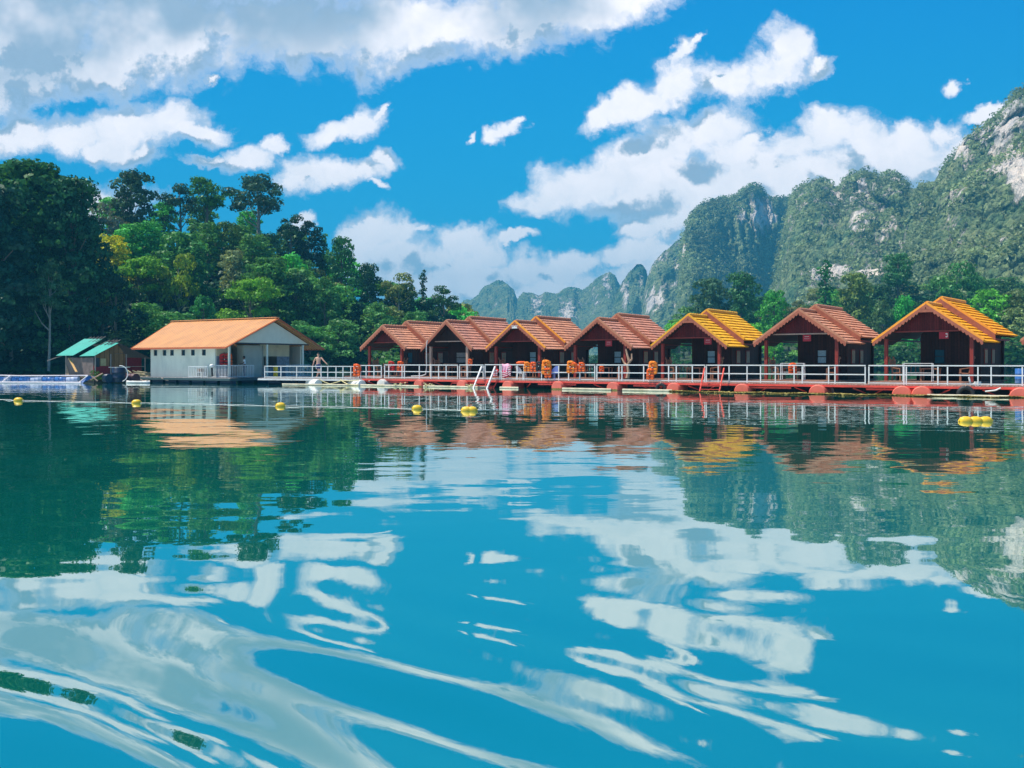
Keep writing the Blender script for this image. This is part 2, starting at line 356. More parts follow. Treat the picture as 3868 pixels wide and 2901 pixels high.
def limb_mesh(mb, base, top, r, pts, rg, curve=0.4):
    """trunk with a slight bend plus a limb to each clump"""
    k = 6; ax = []
    off = rg.normal(0, curve, 2)
    for i in range(k+1):
        t = i/k; ax.append(Vector((base[0]+(top[0]-base[0])*t+off[0]*math.sin(t*math.pi), base[1]+(top[1]-base[1])*t+off[1]*math.sin(t*math.pi), base[2]+(top[2]-base[2])*t)))
    for i in range(k): mb.cyl(ax[i], ax[i+1], r*(1-0.75*i/k), r*(1-0.75*(i+1)/k), n=7, caps=False)
    for (c, rr) in pts:
        t = min(0.95, max(0.35, (c[2]-rr*.9)/max(top[2], .1)*rg.uniform(0.7, 0.95))); i = min(k-1, int(t*k)); s = ax[i].lerp(ax[i+1], t*k-i)
        e = Vector(c); mid = s.lerp(e, 0.5)+Vector((0, 0, -0.1*(e-s).length)); w = r*(1-0.75*t)*0.5
        mb.cyl(s, mid, w, w*.7, n=5, caps=False); mb.cyl(mid, e, w*.7, w*.3, n=5, caps=False)
TREE = {}
def make_tree(key, H, rx, lo, ncl, rcl, per, size, style, seed, bark=BARK):
    """H overall height, rx crown half-width, lo crown base as a share of H"""
    rg = np.random.default_rng(seed); cl = []
    for i in range(ncl):
        t = (i+0.5)/ncl; ang = i*2.399+rg.uniform(-.4, .4)
        if style == 'dome':
            z = lo*H+(1-lo)*H*(t**0.8); s = math.sqrt(max(0.02, 1-((z/H-lo)/(1-lo)*0.97)**2.4)); rr = rx*s*rg.uniform(0.35, 1.0)*0.8
        elif style == 'umbrella':
            z = H*(lo+(1-lo)*rg.uniform(0.2, 0.92)); rr = rx*rg.uniform(0.25, 1.0)*(1 if z < H*.85 else .6)*0.85; z -= 0.12*H*(rr/rx)**2
        elif style == 'column':
            z = lo*H+(1-lo)*H*t; rr = rx*0.45*rg.uniform(0.2, 1)*(1-0.5*t)
        else:
            z = H*rg.uniform(0.15, 0.75); rr = rx*rg.uniform(0.1, 0.8)
        r = rcl*rg.uniform(0.62, 1.25)*(1-0.25*t if style != 'column' else 1-0.45*t)
        cl.append(((rr*math.cos(ang), rr*math.sin(ang), min(z, H-r*.55)), r))
    P, N = clumps(cl, per, rg, 0.62 if style != 'column' else 0.9)
    if style == 'bush': P = P[P[:, 2] > 0]; N = N[:len(P)]
    crown = cards(key+'_crown', P, N[:len(P)], size, seed=seed)
    mb = MB(); limb_mesh(mb, (0, 0, -0.8), (0, 0, H*0.86), H*0.022+0.05, cl[::2] if style != 'bush' else cl[:3], rg, H*.02)
    me = bpy.data.meshes.new(key+'_trunk'); me.from_pydata(mb.v, [], mb.f); me.update(); me.materials.append(bark)
    TREE[key] = (crown, me, H)
for i in range(4):
    make_tree('round%d' % i, 12, [4.2, 4.8, 3.7, 4.4][i], 0.22, [20, 26, 17, 22][i], [1.9, 1.7, 2.0, 1.6][i], 95, 0.24, 'dome', 20+i)
for i in range(3):
    make_tree('emergent%d' % i, 15, [4.0, 4.8, 3.6][i], 0.46, [21, 26, 17][i], [1.6, 1.5, 1.5][i], 120, 0.20, 'umbrella', 40+i, PALEBARK if i == 1 else BARK)
make_tree('spire0', 12, 2.1, 0.12, 17, 1.15, 120, 0.2, 'column', 51)
make_tree('spire1', 10, 1.9, 0.2, 13, 1.0, 120, 0.2, 'column', 52)
make_tree('layer0', 11, 4.6, 0.35, 15, 1.7, 120, 0.22, 'umbrella', 61)
make_tree('layer1', 10, 3.8, 0.30, 12, 1.6, 120, 0.22, 'umbrella', 62, PALEBARK)
make_tree('giant0', 25, 7.2, 0.10, 56, 2.5, 88, 0.30, 'dome', 71)
make_tree('giant1', 24, 6.4, 0.12, 48, 2.4, 88, 0.30, 'dome', 72)
for i in range(2): make_tree('bush%d' % i, 2.6, 1.9, 0.1, 9, 0.85, 140, 0.15, 'bush', 81+i)
tcount = [0]
def tree(kind, px, Y, z0, h, col, label, group=None, name='forest_tree', cat='tree', wide=1.0, rz=None, X=None):
    crown, tr, H = TREE[kind]; s = h/H; tcount[0] += 1
    root = thing(name, label, cat, (gx_(px, Y) if X is None else X, Y, z0), random.uniform(0, 6.28) if rz is None else rz, group)
    root.scale = (s*wide, s*wide, s)
    t = bpy.data.objects.new('trunk', tr); C.objects.link(t); t.parent = root
    c = bpy.data.objects.new('crown', crown); C.objects.link(c); c.parent = root; c.color = (*col, 1)
    return root
DK = (0.018, 0.070, 0.036); MD = (0.060, 0.180, 0.045); BR = (0.10, 0.26, 0.022); YL = (0.36, 0.40, 0.014); OL = (0.14, 0.19, 0.06); GY = (0.20, 0.26, 0.13); EM = (0.06, 0.30, 0.06)
def jit(c, a=0.25): k = random.uniform(1-a, 1+a); return (c[0]*k*random.uniform(.85, 1.15), c[1]*k, c[2]*k*random.uniform(.85, 1.15))

# ================================================================ LEFT HILL
SKY_L = [(-500, 470), (-200, 420), (0, 400), (190, 410), (300, 395), (380, 420), (450, 415), (555, 420), (620, 480), (700, 515), (780, 560), (860, 600), (930, 640), (1000, 668), (1060, 740), (1120, 781)]
def lerp_tab(tab, x): return float(np.interp(x, [a for a, b in tab], [b for a, b in tab]))
def shore(px): return lerp_tab([(-500, 96), (0, 108), (400, 118), (700, 132), (1000, 150), (1120, 170)], px)
RW = 52.0
def hill_z(px, t):
    d = shore(px)+RW; G = max(0.0, (HY-lerp_tab(SKY_L, px))/F*d+HC-12.5)
    G = max(G, 0.0); k = min(1, max(0, t/RW)); k = k*k*(3-2*k)*0.5+k*0.5
    return 0.25+G*k if t < RW else 0.25+G*max(0.0, 1-(t-RW)/90)
def build_left_hill():
    pxs = np.linspace(-700, 1120, 90); ts = np.concatenate([[-1.5, 0], np.linspace(2, 160, 45)])
    X = np.zeros((len(ts), len(pxs))); Y = X.copy(); Z = X.copy()
    for i, t in enumerate(ts):
        for j, p in enumerate(pxs):
            d = shore(p)+t+1.5*math.sin(p*.031)+math.sin(p*.083); X[i, j] = gx_(p, d); Y[i, j] = d; Z[i, j] = -0.6 if t < 0 else (0.02 if t == 0 else hill_z(p, t))
    Z += 0.4*fbm(X*.2, Y*.2, X*0, 3)*(Z > 0.2)
    m = mat('hill_soil', (0.030, 0.050, 0.018), 0.95, 0.5, 0.4, 0.1)
    tag(grid_mesh('hillside', X, Y, Z, m), None, None, kind='structure')
build_left_hill()
def surf_cards(name, pts, size, col, label, cat, thick=1.0, seed=5):
    P = np.array(pts); rg = np.random.default_rng(seed); P = P+rg.normal(0, 1, P.shape)*np.array([.5, .5, .25])*thick
    me = cards(name, P, np.tile([0, -.4, 1.0], (len(P), 1)), size, seed=seed); o = bpy.data.objects.new(name, me); C.objects.link(o); o.color = (*col, 1)
    return tag(o, label, cat, kind='stuff')
pts = []
for k in range(60000):
    p = random.uniform(-300, 1080); t = random.uniform(0.3, 60); d = shore(p)+t; pts.append((gx_(p, d), d, hill_z(p, t)+abs(random.gauss(0, 1.2))))
surf_cards('undergrowth', pts, 0.55, DK, 'dense dark undergrowth covering the ground of the left hillside', 'undergrowth')
pts = []
for k in range(9000):
    p = random.uniform(-200, 128); t = random.uniform(0.2, 7)**1.0; d = shore(p)+t; pts.append((gx_(p, d), d, 0.3+t*.33+random.uniform(0, .5)))
surf_cards('shore_grass', pts, 0.22, (0.035, 0.13, 0.03), 'green grassy bank at the water edge left of the shack', 'grass', 0.3, 6)
HERO = []; TREE_W = {k: {'giant0': .29, 'giant1': .27, 'spire0': .17, 'spire1': .19}.get(k, .36) for k in TREE}
def hero(kind, px, py, t, h, col, label, name='forest_tree', wide=1.0, **k):
    d = shore(px)+t; top = HC+(HY-py)/F*d; HERO.append((px, py, d, h, TREE_W[kind]*wide)); return tree(kind, px, d, top-h, h, tuple(min(.5, q*1.3) for q in col), label, None, name, wide=wide, **k)
hero('giant0', 62, 352, 6, 27, (0.030, 0.115, 0.030), 'huge dark leafy tree filling the left edge of the picture, tallest of all', 'giant_tree', 1.08)
hero('giant1', 150, 385, 3, 25, (0.018, 0.085, 0.034), 'huge dark tree just right of the tallest one, above the green roofed shack', 'giant_tree', .8)
hero('giant1', -30, 400, -2, 24, (0.012, 0.06, 0.036), 'huge dark tree cut by the left edge of the picture', 'giant_tree', 1.0)
hero('emergent1', 105, 560, -3, 13, (0.04, 0.11, 0.045), 'pale trunked tree standing before the huge dark trees at the left shore', wide=.55)
hero('round1', 285, 370, 46, 15, (0.035, 0.08, 0.045), 'domed grey green tree topping the skyline right of the huge dark tree', wide=.95)
hero('layer1', 215, 440, 40, 12, (0.12, 0.15, 0.12), 'thin pale leaved tree letting the sky through, left of the domed skyline tree', wide=.8)
hero('emergent2', 388, 392, 47, 15, (0.02, 0.06, 0.03), 'slender dark tree with a flat top and bare trunk on the left skyline', 'emergent_tree', .9)
hero('emergent0', 448, 380, 48, 14, (0.045, 0.15, 0.02), 'bright green round topped emergent tree in the middle of the left skyline', 'emergent_tree', 1.2)
hero('emergent1', 556, 375, 48, 16, (0.035, 0.085, 0.055), 'tallest grey green emergent tree, loose open crown, right end of the high skyline', 'emergent_tree', 1.25)
hero('emergent2', 628, 462, 40, 12, (0.02, 0.065, 0.03), 'small emergent tree with pale bare trunk on the slope right of the tallest emergent', 'emergent_tree', 1.0)
hero('round3', 668, 478, 46, 12, (0.012, 0.045, 0.03), 'rounded dark blue green tree beside the small pale trunked emergent', wide=.8)
hero('spire1', 700, 505, 46, 11, MD, 'narrow leafy tree on the falling skyline left of the bright green peak tree', 'spire_tree', 1.2)
hero('round0', 738, 512, 36, 14, (0.035, 0.14, 0.04), 'bright green peaked tree where the left skyline begins to fall', wide=.75)
hero('round2', 795, 570, 38, 12, DK, 'dark tree on the falling skyline right of the bright green peaked tree', wide=.75)
hero('layer1', 862, 590, 30, 10, OL, 'half bare olive tree with twiggy top on the low right end of the hill', wide=.9)
hero('spire1', 888, 605, 30, 9.5, (0.05, 0.12, 0.04), 'short pointed tree left of the dark ivy clad column tree', 'spire_tree', 1.0)
hero('spire0', 914, 583, 32, 12, (0.015, 0.06, 0.03), 'dark ivy clad column shaped tree near the right end of the hill', 'spire_tree', .8)
hero('emergent2', 958, 615, 24, 12, (0.03, 0.09, 0.03), 'lone slim tree with open crown at the right end of the left hill', 'emergent_tree', 1.0)
hero('round1', 972, 680, 22, 8, DK, 'low dark tree under the lone slim tree at the right end of the hill', wide=1.1)
hero('round0', 232, 508, 26, 11, YL, 'glowing yellow green tree beside the huge dark trees', 'bright_tree', 1.25)
hero('layer0', 300, 555, 20, 11, BR, 'bright lime tree with layered leaves right of the glowing yellow green tree', 'bright_tree', 1.1)
hero('layer1', 385, 548, 18, 14, (0.16, 0.25, 0.02), 'slim yellow green tree with a pale bare trunk above the long orange roof', 'bright_tree', .62)
hero('round2', 325, 480, 34, 10, EM, 'mid green pointed tree above the bright lime tree', wide=1.0)
hero('round3', 440, 640, 8, 10, (0.03, 0.17, 0.05), 'emerald green bush like tree just above the left part of the orange roof', wide=.75)
hero('layer0', 540, 600, 9, 12, BR, 'bright green layered tree above the ridge of the orange roof', 'bright_tree', 1.0)
hero('round1', 505, 540, 24, 10, GY, 'pale speckled rounded tree in the middle of the left hillside', wide=.8)
hero('round2', 490, 480, 36, 9, (0.06, 0.13, 0.02), 'sunlit tree below the round topped emergent tree', wide=1.0)
hero('round3', 640, 590, 14, 12, (0.035, 0.10, 0.04), 'large rounded tree with silvery leaves above the right end of the orange roof', wide=.9)
hero('round0', 700, 600, 12, 12, MD, 'broad tree with light green top above the space between white house and bungalows', wide=.8)
hero('layer0', 250, 590, 4, 12, (0.012, 0.05, 0.025), 'dark layered tree with twisted pale branches left of the orange roof', wide=.8)

# the crowd of hillside trees
G1 = 'trees crowding the left hillside'
labs = {'D': 'dark broad-leaved tree in the thick shaded wood on the left hillside', 'M': 'mid green rounded tree in the wood on the left hillside',
        'O': 'olive green tree among darker ones on the left hillside', 'B': 'bright green tree among darker ones on the left hillside'}
rows = [(3, 6.0), (9, 5.8), (16, 5.8), (24, 6.0), (33, 6.5), (43, 7.0), (54, 8.0)]
for ri, (t, sp) in enumerate(rows):
    p = -60+ri*17
    while p < 1010:
        d = shore(p)+t+random.uniform(-2, 2)
        h = random.uniform(9.5, 13.5) if ri else random.uniform(7, 10)
        top = (HY-lerp_tab(SKY_L, p))/F*d+HC
        z = hill_z(p, t)
        if z+h > top+1.5: h = max(5, top+1.5-z)
        blocked = False
        for (hx, hy, hd, hh, hw) in HERO:
            if d < hd+2 and abs(p-hx) < hw*hh*F/hd*0.85:
                lim = hy+0.62*hh*F/hd; zl = HC+(HY-lim)/F*d
                if z+h > zl: h = zl-z
        if h < 3.5: blocked = True
        if blocked: p += sp/d*F*random.uniform(.8, 1.2); continue
        r = random.random(); q = 'D' if (p < 205 or r < .24) else 'M' if r < .60 else 'O' if r < .80 else 'B'
        if ri < 2 and q in 'B': q = 'M'
        col = {'D': DK, 'M': MD, 'O': OL, 'B': EM}[q]
        kind = random.choice(['round0', 'round1', 'round2', 'round3', 'round1', 'layer0'])
        tree(kind, p+random.uniform(-8, 8), d, z-0.3, h, jit(tuple(c_*(1.1 if q == 'D' else 1.45) for c_ in col)), labs[q], G1, wide=random.uniform(.95, 1.2)*(1.25 if h < 8 else 1))
        p += sp/d*F*random.uniform(.8, 1.2)

# ================================================================ MOUNTAINS
def rock_mat():
    m = bpy.data.materials.new('karst'); m.use_nodes = True; t = NT(m.node_tree); b = t.n['Principled BSDF']
    geo = t.new('ShaderNodeNewGeometry'); p = geo.outputs['Position']; s = t.new('ShaderNodeSeparateXYZ'); t.l.new(geo.outputs['Normal'], s.inputs[0])
    at_ = t.new('ShaderNodeAttribute'); at_.attribute_name = 'rock'
    streak = t.noise(t.mapping(p, scale=(1, 1, 0.28)), 0.060, 7, 0.72); blot = t.noise(p, 0.018, 6, 0.65)
    k = t.m('ADD', at_.outputs['Fac'], t.m('ADD', t.m('MULTIPLY', t.m('SUBTRACT', streak.outputs[0], 0.5), 1.9), t.m('MULTIPLY', t.m('SUBTRACT', blot.outputs[0], 0.5), 0.9)))
    rk = t.rng(k, 0.30, 0.52, 0, 1, True)
    n = t.noise(p, 0.03, 6, 0.7); n3 = t.noise(p, 0.22, 4, 0.7)
    veg = t.mix(t.rng(n.outputs[0], 0.35, 0.65), (0.085, 0.17, 0.075, 1), (0.33, 0.38, 0.17, 1))
    veg = t.mix(t.rng(n3.outputs[0], 0.40, 0.62), veg, t.mix(0.55, veg, (0.012, 0.035, 0.03, 1)))
    roc = t.mix(t.rng(t.noise(p, 0.05, 5, 0.7).outputs[0], 0.38, 0.62), (0.46, 0.44, 0.44, 1), (0.88, 0.76, 0.64, 1))
    t.l.new(t.mix(rk, veg, roc), b.inputs['Base Color']); b.inputs['Roughness'].default_value = 0.95; b.inputs['Specular IOR Level'].default_value = 0.1
    vo = t.new('ShaderNodeTexVoronoi'); vo.inputs['Scale'].default_value = 0.26; t.l.new(p, vo.inputs['Vector'])
    canopy = t.m('MULTIPLY', t.m('SUBTRACT', 1.0, vo.outputs['Distance']), t.m('SUBTRACT', 1.0, t.m('MULTIPLY', rk, .9)))
    hh = t.m('ADD', t.m('MULTIPLY', canopy, 2.4), t.m('MULTIPLY', t.noise(t.mapping(p, scale=(1, 1, .5)), 0.12, 6, 0.7).outputs[0], 3.5))
    bp = t.new('ShaderNodeBump'); bp.inputs['Strength'].default_value = 1.0; bp.inputs['Distance'].default_value = 2.2; t.l.new(hh, bp.inputs['Height'])
    t.l.new(bp.outputs[0], b.inputs['Normal']); return m
KARST = rock_mat()
def ridge(name, label, sky, d_r, d_f, rocks, ns=220, nt=120, steep=1.0, rib=18, rug=1.0, seed=0, back=200, py_foot=781, turn=0.0, canopy=2.5, trees=0, tsz=1.0, tlab='', base=0.08):
    """a limestone ridge: skyline sampled along its length at distance d_r, foot at d_f, real thickness behind.
       turn tilts cliff ribs so their faces look more to the right"""
    p0, p1 = sky[0][0], sky[-1][0]; ps = np.linspace(p0, p1, ns)
    sp = np.interp(ps, [a for a, b in sky], [b for a, b in sky])
    tt = np.concatenate([np.linspace(0, 1, nt), 1+np.linspace(0.02, 1, 14)])
    T, PS = np.meshgrid(tt, ps, indexing='ij'); SP = np.tile(sp, (len(tt), 1))
    dr = d_r if callable(d_r) else (lambda p: d_r+0*p); df = d_f if callable(d_f) else (lambda p: d_f+0*p)
    DR = dr(PS); DF = df(PS); H = HC+(HY-SP)/F*DR
    tf = np.clip(T, 0, 1)
    prof = tf**steep; prof = prof*(1-0.12*np.sin(tf*np.pi*2)*0.5)
    D = DF+(DR-DF)*tf; Z = H*prof
    bk = np.clip(T-1, 0, 1); D = D+back*bk; Z = Z*(1-bk**1.3)
    X = (PS-CX)/F*D
    edge = np.clip((PS-p0)/(p1-p0)*14, 0, 1)*np.clip((p1-PS)/(p1-p0)*14, 0, 1)
    w = np.sin(tf*np.pi)**0.5*(T <= 1)
    lam = 0.9/rib
    r1 = fbm(X*lam*.55+seed, Z*lam*.22, Z*0+seed, 4, 1); r2 = np.abs(fbm(X*lam*1.4+9, Z*lam*.5, Z*0+seed, 4, 2))
    dy = -(r1*1.6-r2*1.1)*rib*w*1.3
    if turn: dy = dy+turn*w
    D2 = D+dy; X2 = (PS-CX)/F*D2
    Z2 = Z*(D2/D)                                      # keeps the measured skyline while the face moves in and out
    c = canopy*rug
    Z2 = Z2+(fbm(X/9, D/9, Z/9, 3, 3)*c*1.3+np.abs(fbm(X/26, D/26, Z/26, 3, 0))*c*1.2-c*.4)*np.clip(Z/12, 0, 1)
    D2 = D2+fbm(X/12, Z/12, D/30+4, 3, 2)*c*1.6*(T <= 1)
    lump = np.abs(fbm(X/5.5, Z/5.5, D/9, 2, 1)); Z2 = Z2+(0.35-lump)*c*1.8*np.clip(Z/12, 0, 1); D2 = D2-(0.35-lump)*c*1.5*(T <= 1)
    Z2 = np.where(T <= 0.0, -1.0, Z2)
    ry = HY-(Z-HC)/D*F; rock = np.full(X.shape, base)
    for (a, b, ra, rb, amt) in rocks: rock = np.maximum(rock, amt*np.exp(-((PS-a)/ra)**2-((ry-b)/rb)**2))
    o = grid_mesh(name, X2, D2, Z2, KARST, attrs={'rock': rock})
    if trees:
        rg = np.random.default_rng(seed); ii = rg.integers(2, nt-1, trees*3); jj = rg.integers(3, ns-4, trees*3)
        sl = np.abs(D2[ii, jj]-D2[ii-2, jj])/(np.abs(Z2[ii, jj]-Z2[ii-2, jj])+.1)
        pat = fbm(X2[ii, jj]/28, D2[ii, jj]/28, Z2[ii, jj]/28, 3, 1); ok = (rock[ii, jj]-base+pat*.60 < 0.17) & (Z2[ii, jj] > 1) & (rg.random(len(ii)) < np.clip(sl*1.6, .15, 1)*np.clip(.75-pat*1.6, .12, 1)); ii, jj = ii[ok][:trees], jj[ok][:trees]
        c0 = np.stack([X2[ii, jj], D2[ii, jj], Z2[ii, jj]], -1)+rg.normal(0, 1.0, (len(ii), 3)); n = 11; rad = rg.uniform(1.3, 3.4, len(ii))*tsz
        dv = rg.normal(0, 1, (len(ii), n, 3)); dv[..., 2] = np.abs(dv[..., 2]); dv[..., 1] = -np.abs(dv[..., 1])*.8; dv /= np.linalg.norm(dv, axis=2)[..., None]
        P = (c0[:, None]+dv*rad[:, None, None]).reshape(-1, 3); me = cards(name+'_forest', P, dv.reshape(-1, 3), 0.80*tsz, seed=seed, m=FOLM)
        fo = bpy.data.objects.new('mountain_forest', me); C.objects.link(fo); fo.color = (.17, .23, .10, 1); tag(fo, tlab, 'forest', kind='stuff')
    return tag(o, label, None, kind='structure')
SEG = np.interp
ridge('far_mountains', None, [(985, 720), (1000, 650), (1018, 648), (1030, 640), (1045, 620), (1060, 612), (1078, 605), (1096, 612), (1110, 628), (1117, 645), (1130, 633), (1150, 634), (1165, 640), (1178, 632), (1200, 636), (1225, 622), (1240, 620), (1258, 628), (1275, 615), (1290, 600), (1305, 592), (1316, 588), (1328, 596), (1338, 615), (1350, 632), (1400, 650), (1480, 700)],
      lambda p: 1750-0.4*(p-985), lambda p: 1350-0.3*(p-985), [(1310, 610, 12, 40, .5), (1160, 660, 20, 40, .45), (1225, 670, 30, 30, .55), (1290, 650, 25, 40, .35)], ns=420, nt=90, steep=0.75, rib=42, seed=3, back=400)
ridge('pinnacle_mountain', None, [(1318, 700), (1328, 640), (1345, 610), (1358, 590), (1375, 572), (1388, 573), (1396, 585), (1402, 612), (1415, 640), (1430, 690)],
      1320, 1120, [(1350, 630, 12, 40, .55), (1385, 600, 8, 40, .45)], ns=150, nt=90, steep=0.7, rib=24, seed=8, back=150)
ridge('buttress_mountain', None, [(1380, 740), (1390, 640), (1398, 600), (1410, 575), (1418, 562), (1430, 550), (1450, 532), (1462, 520), (1475, 515), (1500, 518), (1560, 540), (1600, 700)],
      1150, 930, [(1410, 650, 25, 40, .55), (1460, 590, 16, 70, .38), (1440, 530, 30, 60, .18)], base=.22, ns=200, nt=120, steep=0.62, rib=26, seed=11, back=200)
ridge('cliff_mountain', None, [(1462, 700), (1468, 560), (1474, 520), (1482, 492), (1490, 470), (1505, 458), (1530, 440), (1560, 432), (1588, 428), (1602, 415), (1615, 406), (1632, 403), (1648, 414), (1665, 424), (1690, 430), (1705, 428), (1722, 420), (1760, 440), (1830, 560)],
      lambda p: 930+0.35*(p-1462), lambda p: 690+0.95*(p-1462), [(1650, 455, 30, 45, .75), (1600, 470, 12, 40, .35), (1478, 540, 5, 18, .8), (1690, 530, 12, 20, .4)], ns=280, nt=150, steep=0.55, rib=15, seed=17, back=250, trees=3200, tsz=1.2, base=.12, tlab='forest clinging to the tall dark cliff mountain')
ridge('twin_peak_mountain', None, [(1655, 720), (1672, 600), (1690, 500), (1702, 452), (1712, 425), (1730, 408), (1760, 397), (1785, 400), (1800, 410), (1815, 416), (1822, 400), (1840, 384), (1862, 378), (1888, 381), (1900, 392), (1915, 386), (1930, 381), (1942, 388), (1952, 405), (1970, 420), (2010, 440), (2080, 520), (2140, 700)],
      lambda p: 800-0.30*(p-1655), lambda p: 520-0.3*(p-1655), [(1862, 450, 66, 85, .46), (1905, 505, 50, 70, .42), (1790, 588, 60, 22, .85), (1870, 595, 50, 15, .75), (1700, 600, 25, 60, .30), (1930, 470, 30, 50, .35)], ns=340, nt=180, steep=0.62, rib=20, seed=23, back=220, trees=3600, tsz=1.05, base=.25, tlab='forest covering the mountain with two rounded peaks')
ridge('great_mountain', None, [(1925, 700), (1945, 520), (1962, 440), (1985, 400), (2005, 402), (2022, 390), (2030, 375), (2048, 350), (2062, 335), (2078, 312), (2095, 300), (2118, 285), (2138, 268), (2160, 248), (2185, 220), (2212, 198), (2260, 150), (2330, 110), (2450, 90), (2600, 130), (2800, 300), (2900, 600)],
      lambda p: 620-0.22*(p-1925), lambda p: 330-0.12*(p-1925), [(2185, 310, 60, 110, .62), (2200, 390, 30, 60, .95), (2078, 325, 20, 34, .8), (2130, 300, 45, 60, .50), (2150, 400, 40, 40, .3), (2110, 480, 40, 40, .2)], ns=420, nt=240, steep=0.85, rib=22, seed=31, back=300, canopy=3.2, trees=7500, tsz=.95, base=.20, tlab='forest covering the great mountain at the right edge')
# ================================================================ FAR SHORE ON THE RIGHT
def rshore(px): return lerp_tab([(1300, 260), (1420, 215), (1600, 190), (1900, 180), (2300, 165), (2900, 150)], px)
def build_right_shore():
    pxs = np.linspace(1180, 3000, 90); ts = np.concatenate([[-2, 0], np.linspace(2, 260, 40)])
    X = np.zeros((len(ts), len(pxs))); Y = X.copy(); Z = X.copy()
    for i, t in enumerate(ts):
        for j, p in enumerate(pxs):
            d = rshore(p)+t+2*math.sin(p*.03); X[i, j] = gx_(p, d); Y[i, j] = d; Z[i, j] = -.6 if t < 0 else .02 if t == 0 else 0.3+right_z(p, t)
    tag(grid_mesh('shore_terrain', X, Y, Z, MATS['hill_soil']), None, None, kind='structure')
def right_z(px, t): return (0.05+0.10*min(1, max(0, (px-1450)/500)))*t*min(1, max(0.1, (px-1380)/80))
build_right_shore()
SKY_R = [(1400, 765), (1440, 715), (1470, 690), (1500, 655), (1530, 640), (1600, 625), (1680, 628), (1740, 650), (1770, 600), (1830, 600), (1900, 600), (1960, 590), (2050, 590), (2120, 600), (2220, 610), (2400, 580)]
G2 = 'trees of the wood behind the bungalows'
labr = {'D': 'dark broad-leaved tree in the wood behind the bungalows on the right', 'M': 'mid green tree in the wood behind the bungalows on the right',
        'O': 'olive green tree in the wood behind the bungalows on the right', 'B': 'bright sunlit green tree in the wood behind the bungalows on the right'}
HERO = []
def heroR(kind, px, py, t, h, col, label, name='forest_tree', wide=1.0, **k):
    d = rshore(px)+t; top = HC+(HY-py)/F*d; HERO.append((px, py, d, h, TREE_W[kind]*wide)); return tree(kind, px, d, top-h, h, tuple(q*1.7 for q in col), label, None, name, wide=wide, **k)
heroR('round1', 1535, 602, 24, 19, (0.04, .09, .05), 'large domed grey green tree above the yellow roof of the fifth bungalow', wide=.95)
heroR('round2', 1600, 590, 30, 20, (0.03, .10, .03), 'tall dark tree right of the large domed tree above the yellow roof', wide=.8)
heroR('round0', 1672, 628, 14, 16, (0.04, .19, .025), 'bright green rounded tree between the fifth and sixth bungalow roofs', 'bright_tree', .85)
heroR('round3', 1468, 690, 6, 8, (0.09, .24, .02), 'low lime green tree beside the left slope of the yellow roofed fifth bungalow', 'bright_tree', 1.0)
heroR('spire0', 1783, 562, 30, 21, (0.02, .11, .03), 'tall pointed deep green tree behind the roof of the sixth bungalow', 'spire_tree', 1.05)
heroR('round1', 1850, 590, 34, 18, (0.09, .14, .03), 'yellowish olive tree right of the tall pointed deep green tree', wide=.8)
heroR('emergent0', 1940, 542, 60, 22, (0.03, .11, .035), 'tall broad crowned emergent tree behind the gap between sixth and seventh bungalows', 'emergent_tree', .9)
heroR('round2', 1955, 640, 16, 16, (0.03, .22, .03), 'vivid green tree just left of the seventh bungalow roof', 'bright_tree', .6)
heroR('round0', 1905, 650, 14, 15, (0.05, .10, .035), 'layered grey green tree left of the vivid green tree', wide=.7)
heroR('layer1', 2068, 568, 40, 22, (0.035, .13, .03), 'pale branched tree with light green top rising behind the seventh bungalow', 'emergent_tree', .75)
heroR('round3', 2192, 665, 8, 13, (0.12, .17, .06), 'pale olive rounded tree at the right edge beside the last roof', wide=.9)
for ri, (t, sp) in enumerate([(3, 7.5), (13, 8), (26, 9), (42, 10), (62, 11), (86, 12), (115, 14)]):
    p = 1445+ri*11
    while p < 2290:
        d = rshore(p)+t+random.uniform(-3, 3); top = (HY-lerp_tab(SKY_R, p))/F*d+HC; z = right_z(p, t)
        h = random.uniform(10, 15) if ri else random.uniform(6, 9)
        if z+h > top: h = max(4, top-z+random.uniform(-1, 1))
        for (hx, hy, hd, hh, hw) in HERO:
            if d < hd+2 and abs(p-hx) < hw*hh*F/hd*0.85:
                zl = HC+(HY-(hy+0.62*hh*F/hd))/F*d
                if z+h > zl: h = zl-z
        if h < 3.5: p += sp/d*F*random.uniform(.8, 1.2); continue
        r = random.random(); q = 'D' if r < .35 else 'M' if r < .65 else 'O' if r < .8 else 'B'
        tree(random.choice(['round0', 'round1', 'round2', 'round3', 'layer0', 'layer1']), p, d, z-.2, h, jit({'D': (0.05, .15, .055), 'M': (0.10, .27, .055), 'O': OL, 'B': (0.11, .40, .04)}[q]), labr[q], G2, wide=random.uniform(1.0, 1.3))
        p += sp/d*F*random.uniform(.8, 1.2)
for i, (px, s) in enumerate([(1452, 3.0), (1700, 3.2), (1735, 3.6), (1898, 4), (1925, 3.2), (1950, 4.2), (2170, 5.5), (2186, 4), (1520, 3), (1290, 3)]):
    d = rshore(px)+1.5
    tree('bush%d' % (i % 2), px, d, 0.1, s*1.3, jit((0.035, .12, .03)), 'light green shrub on the far bank seen under the bungalow eaves', 'shrubs on the far bank', 'shrub', 'shrub', wide=1.5)
tree('bush0', 845, 140, .2, 5, (0.06, .17, .04), 'sunlit shrub on the bank seen through the porch of the first bungalow', None, 'shrub', 'shrub', wide=1.4)
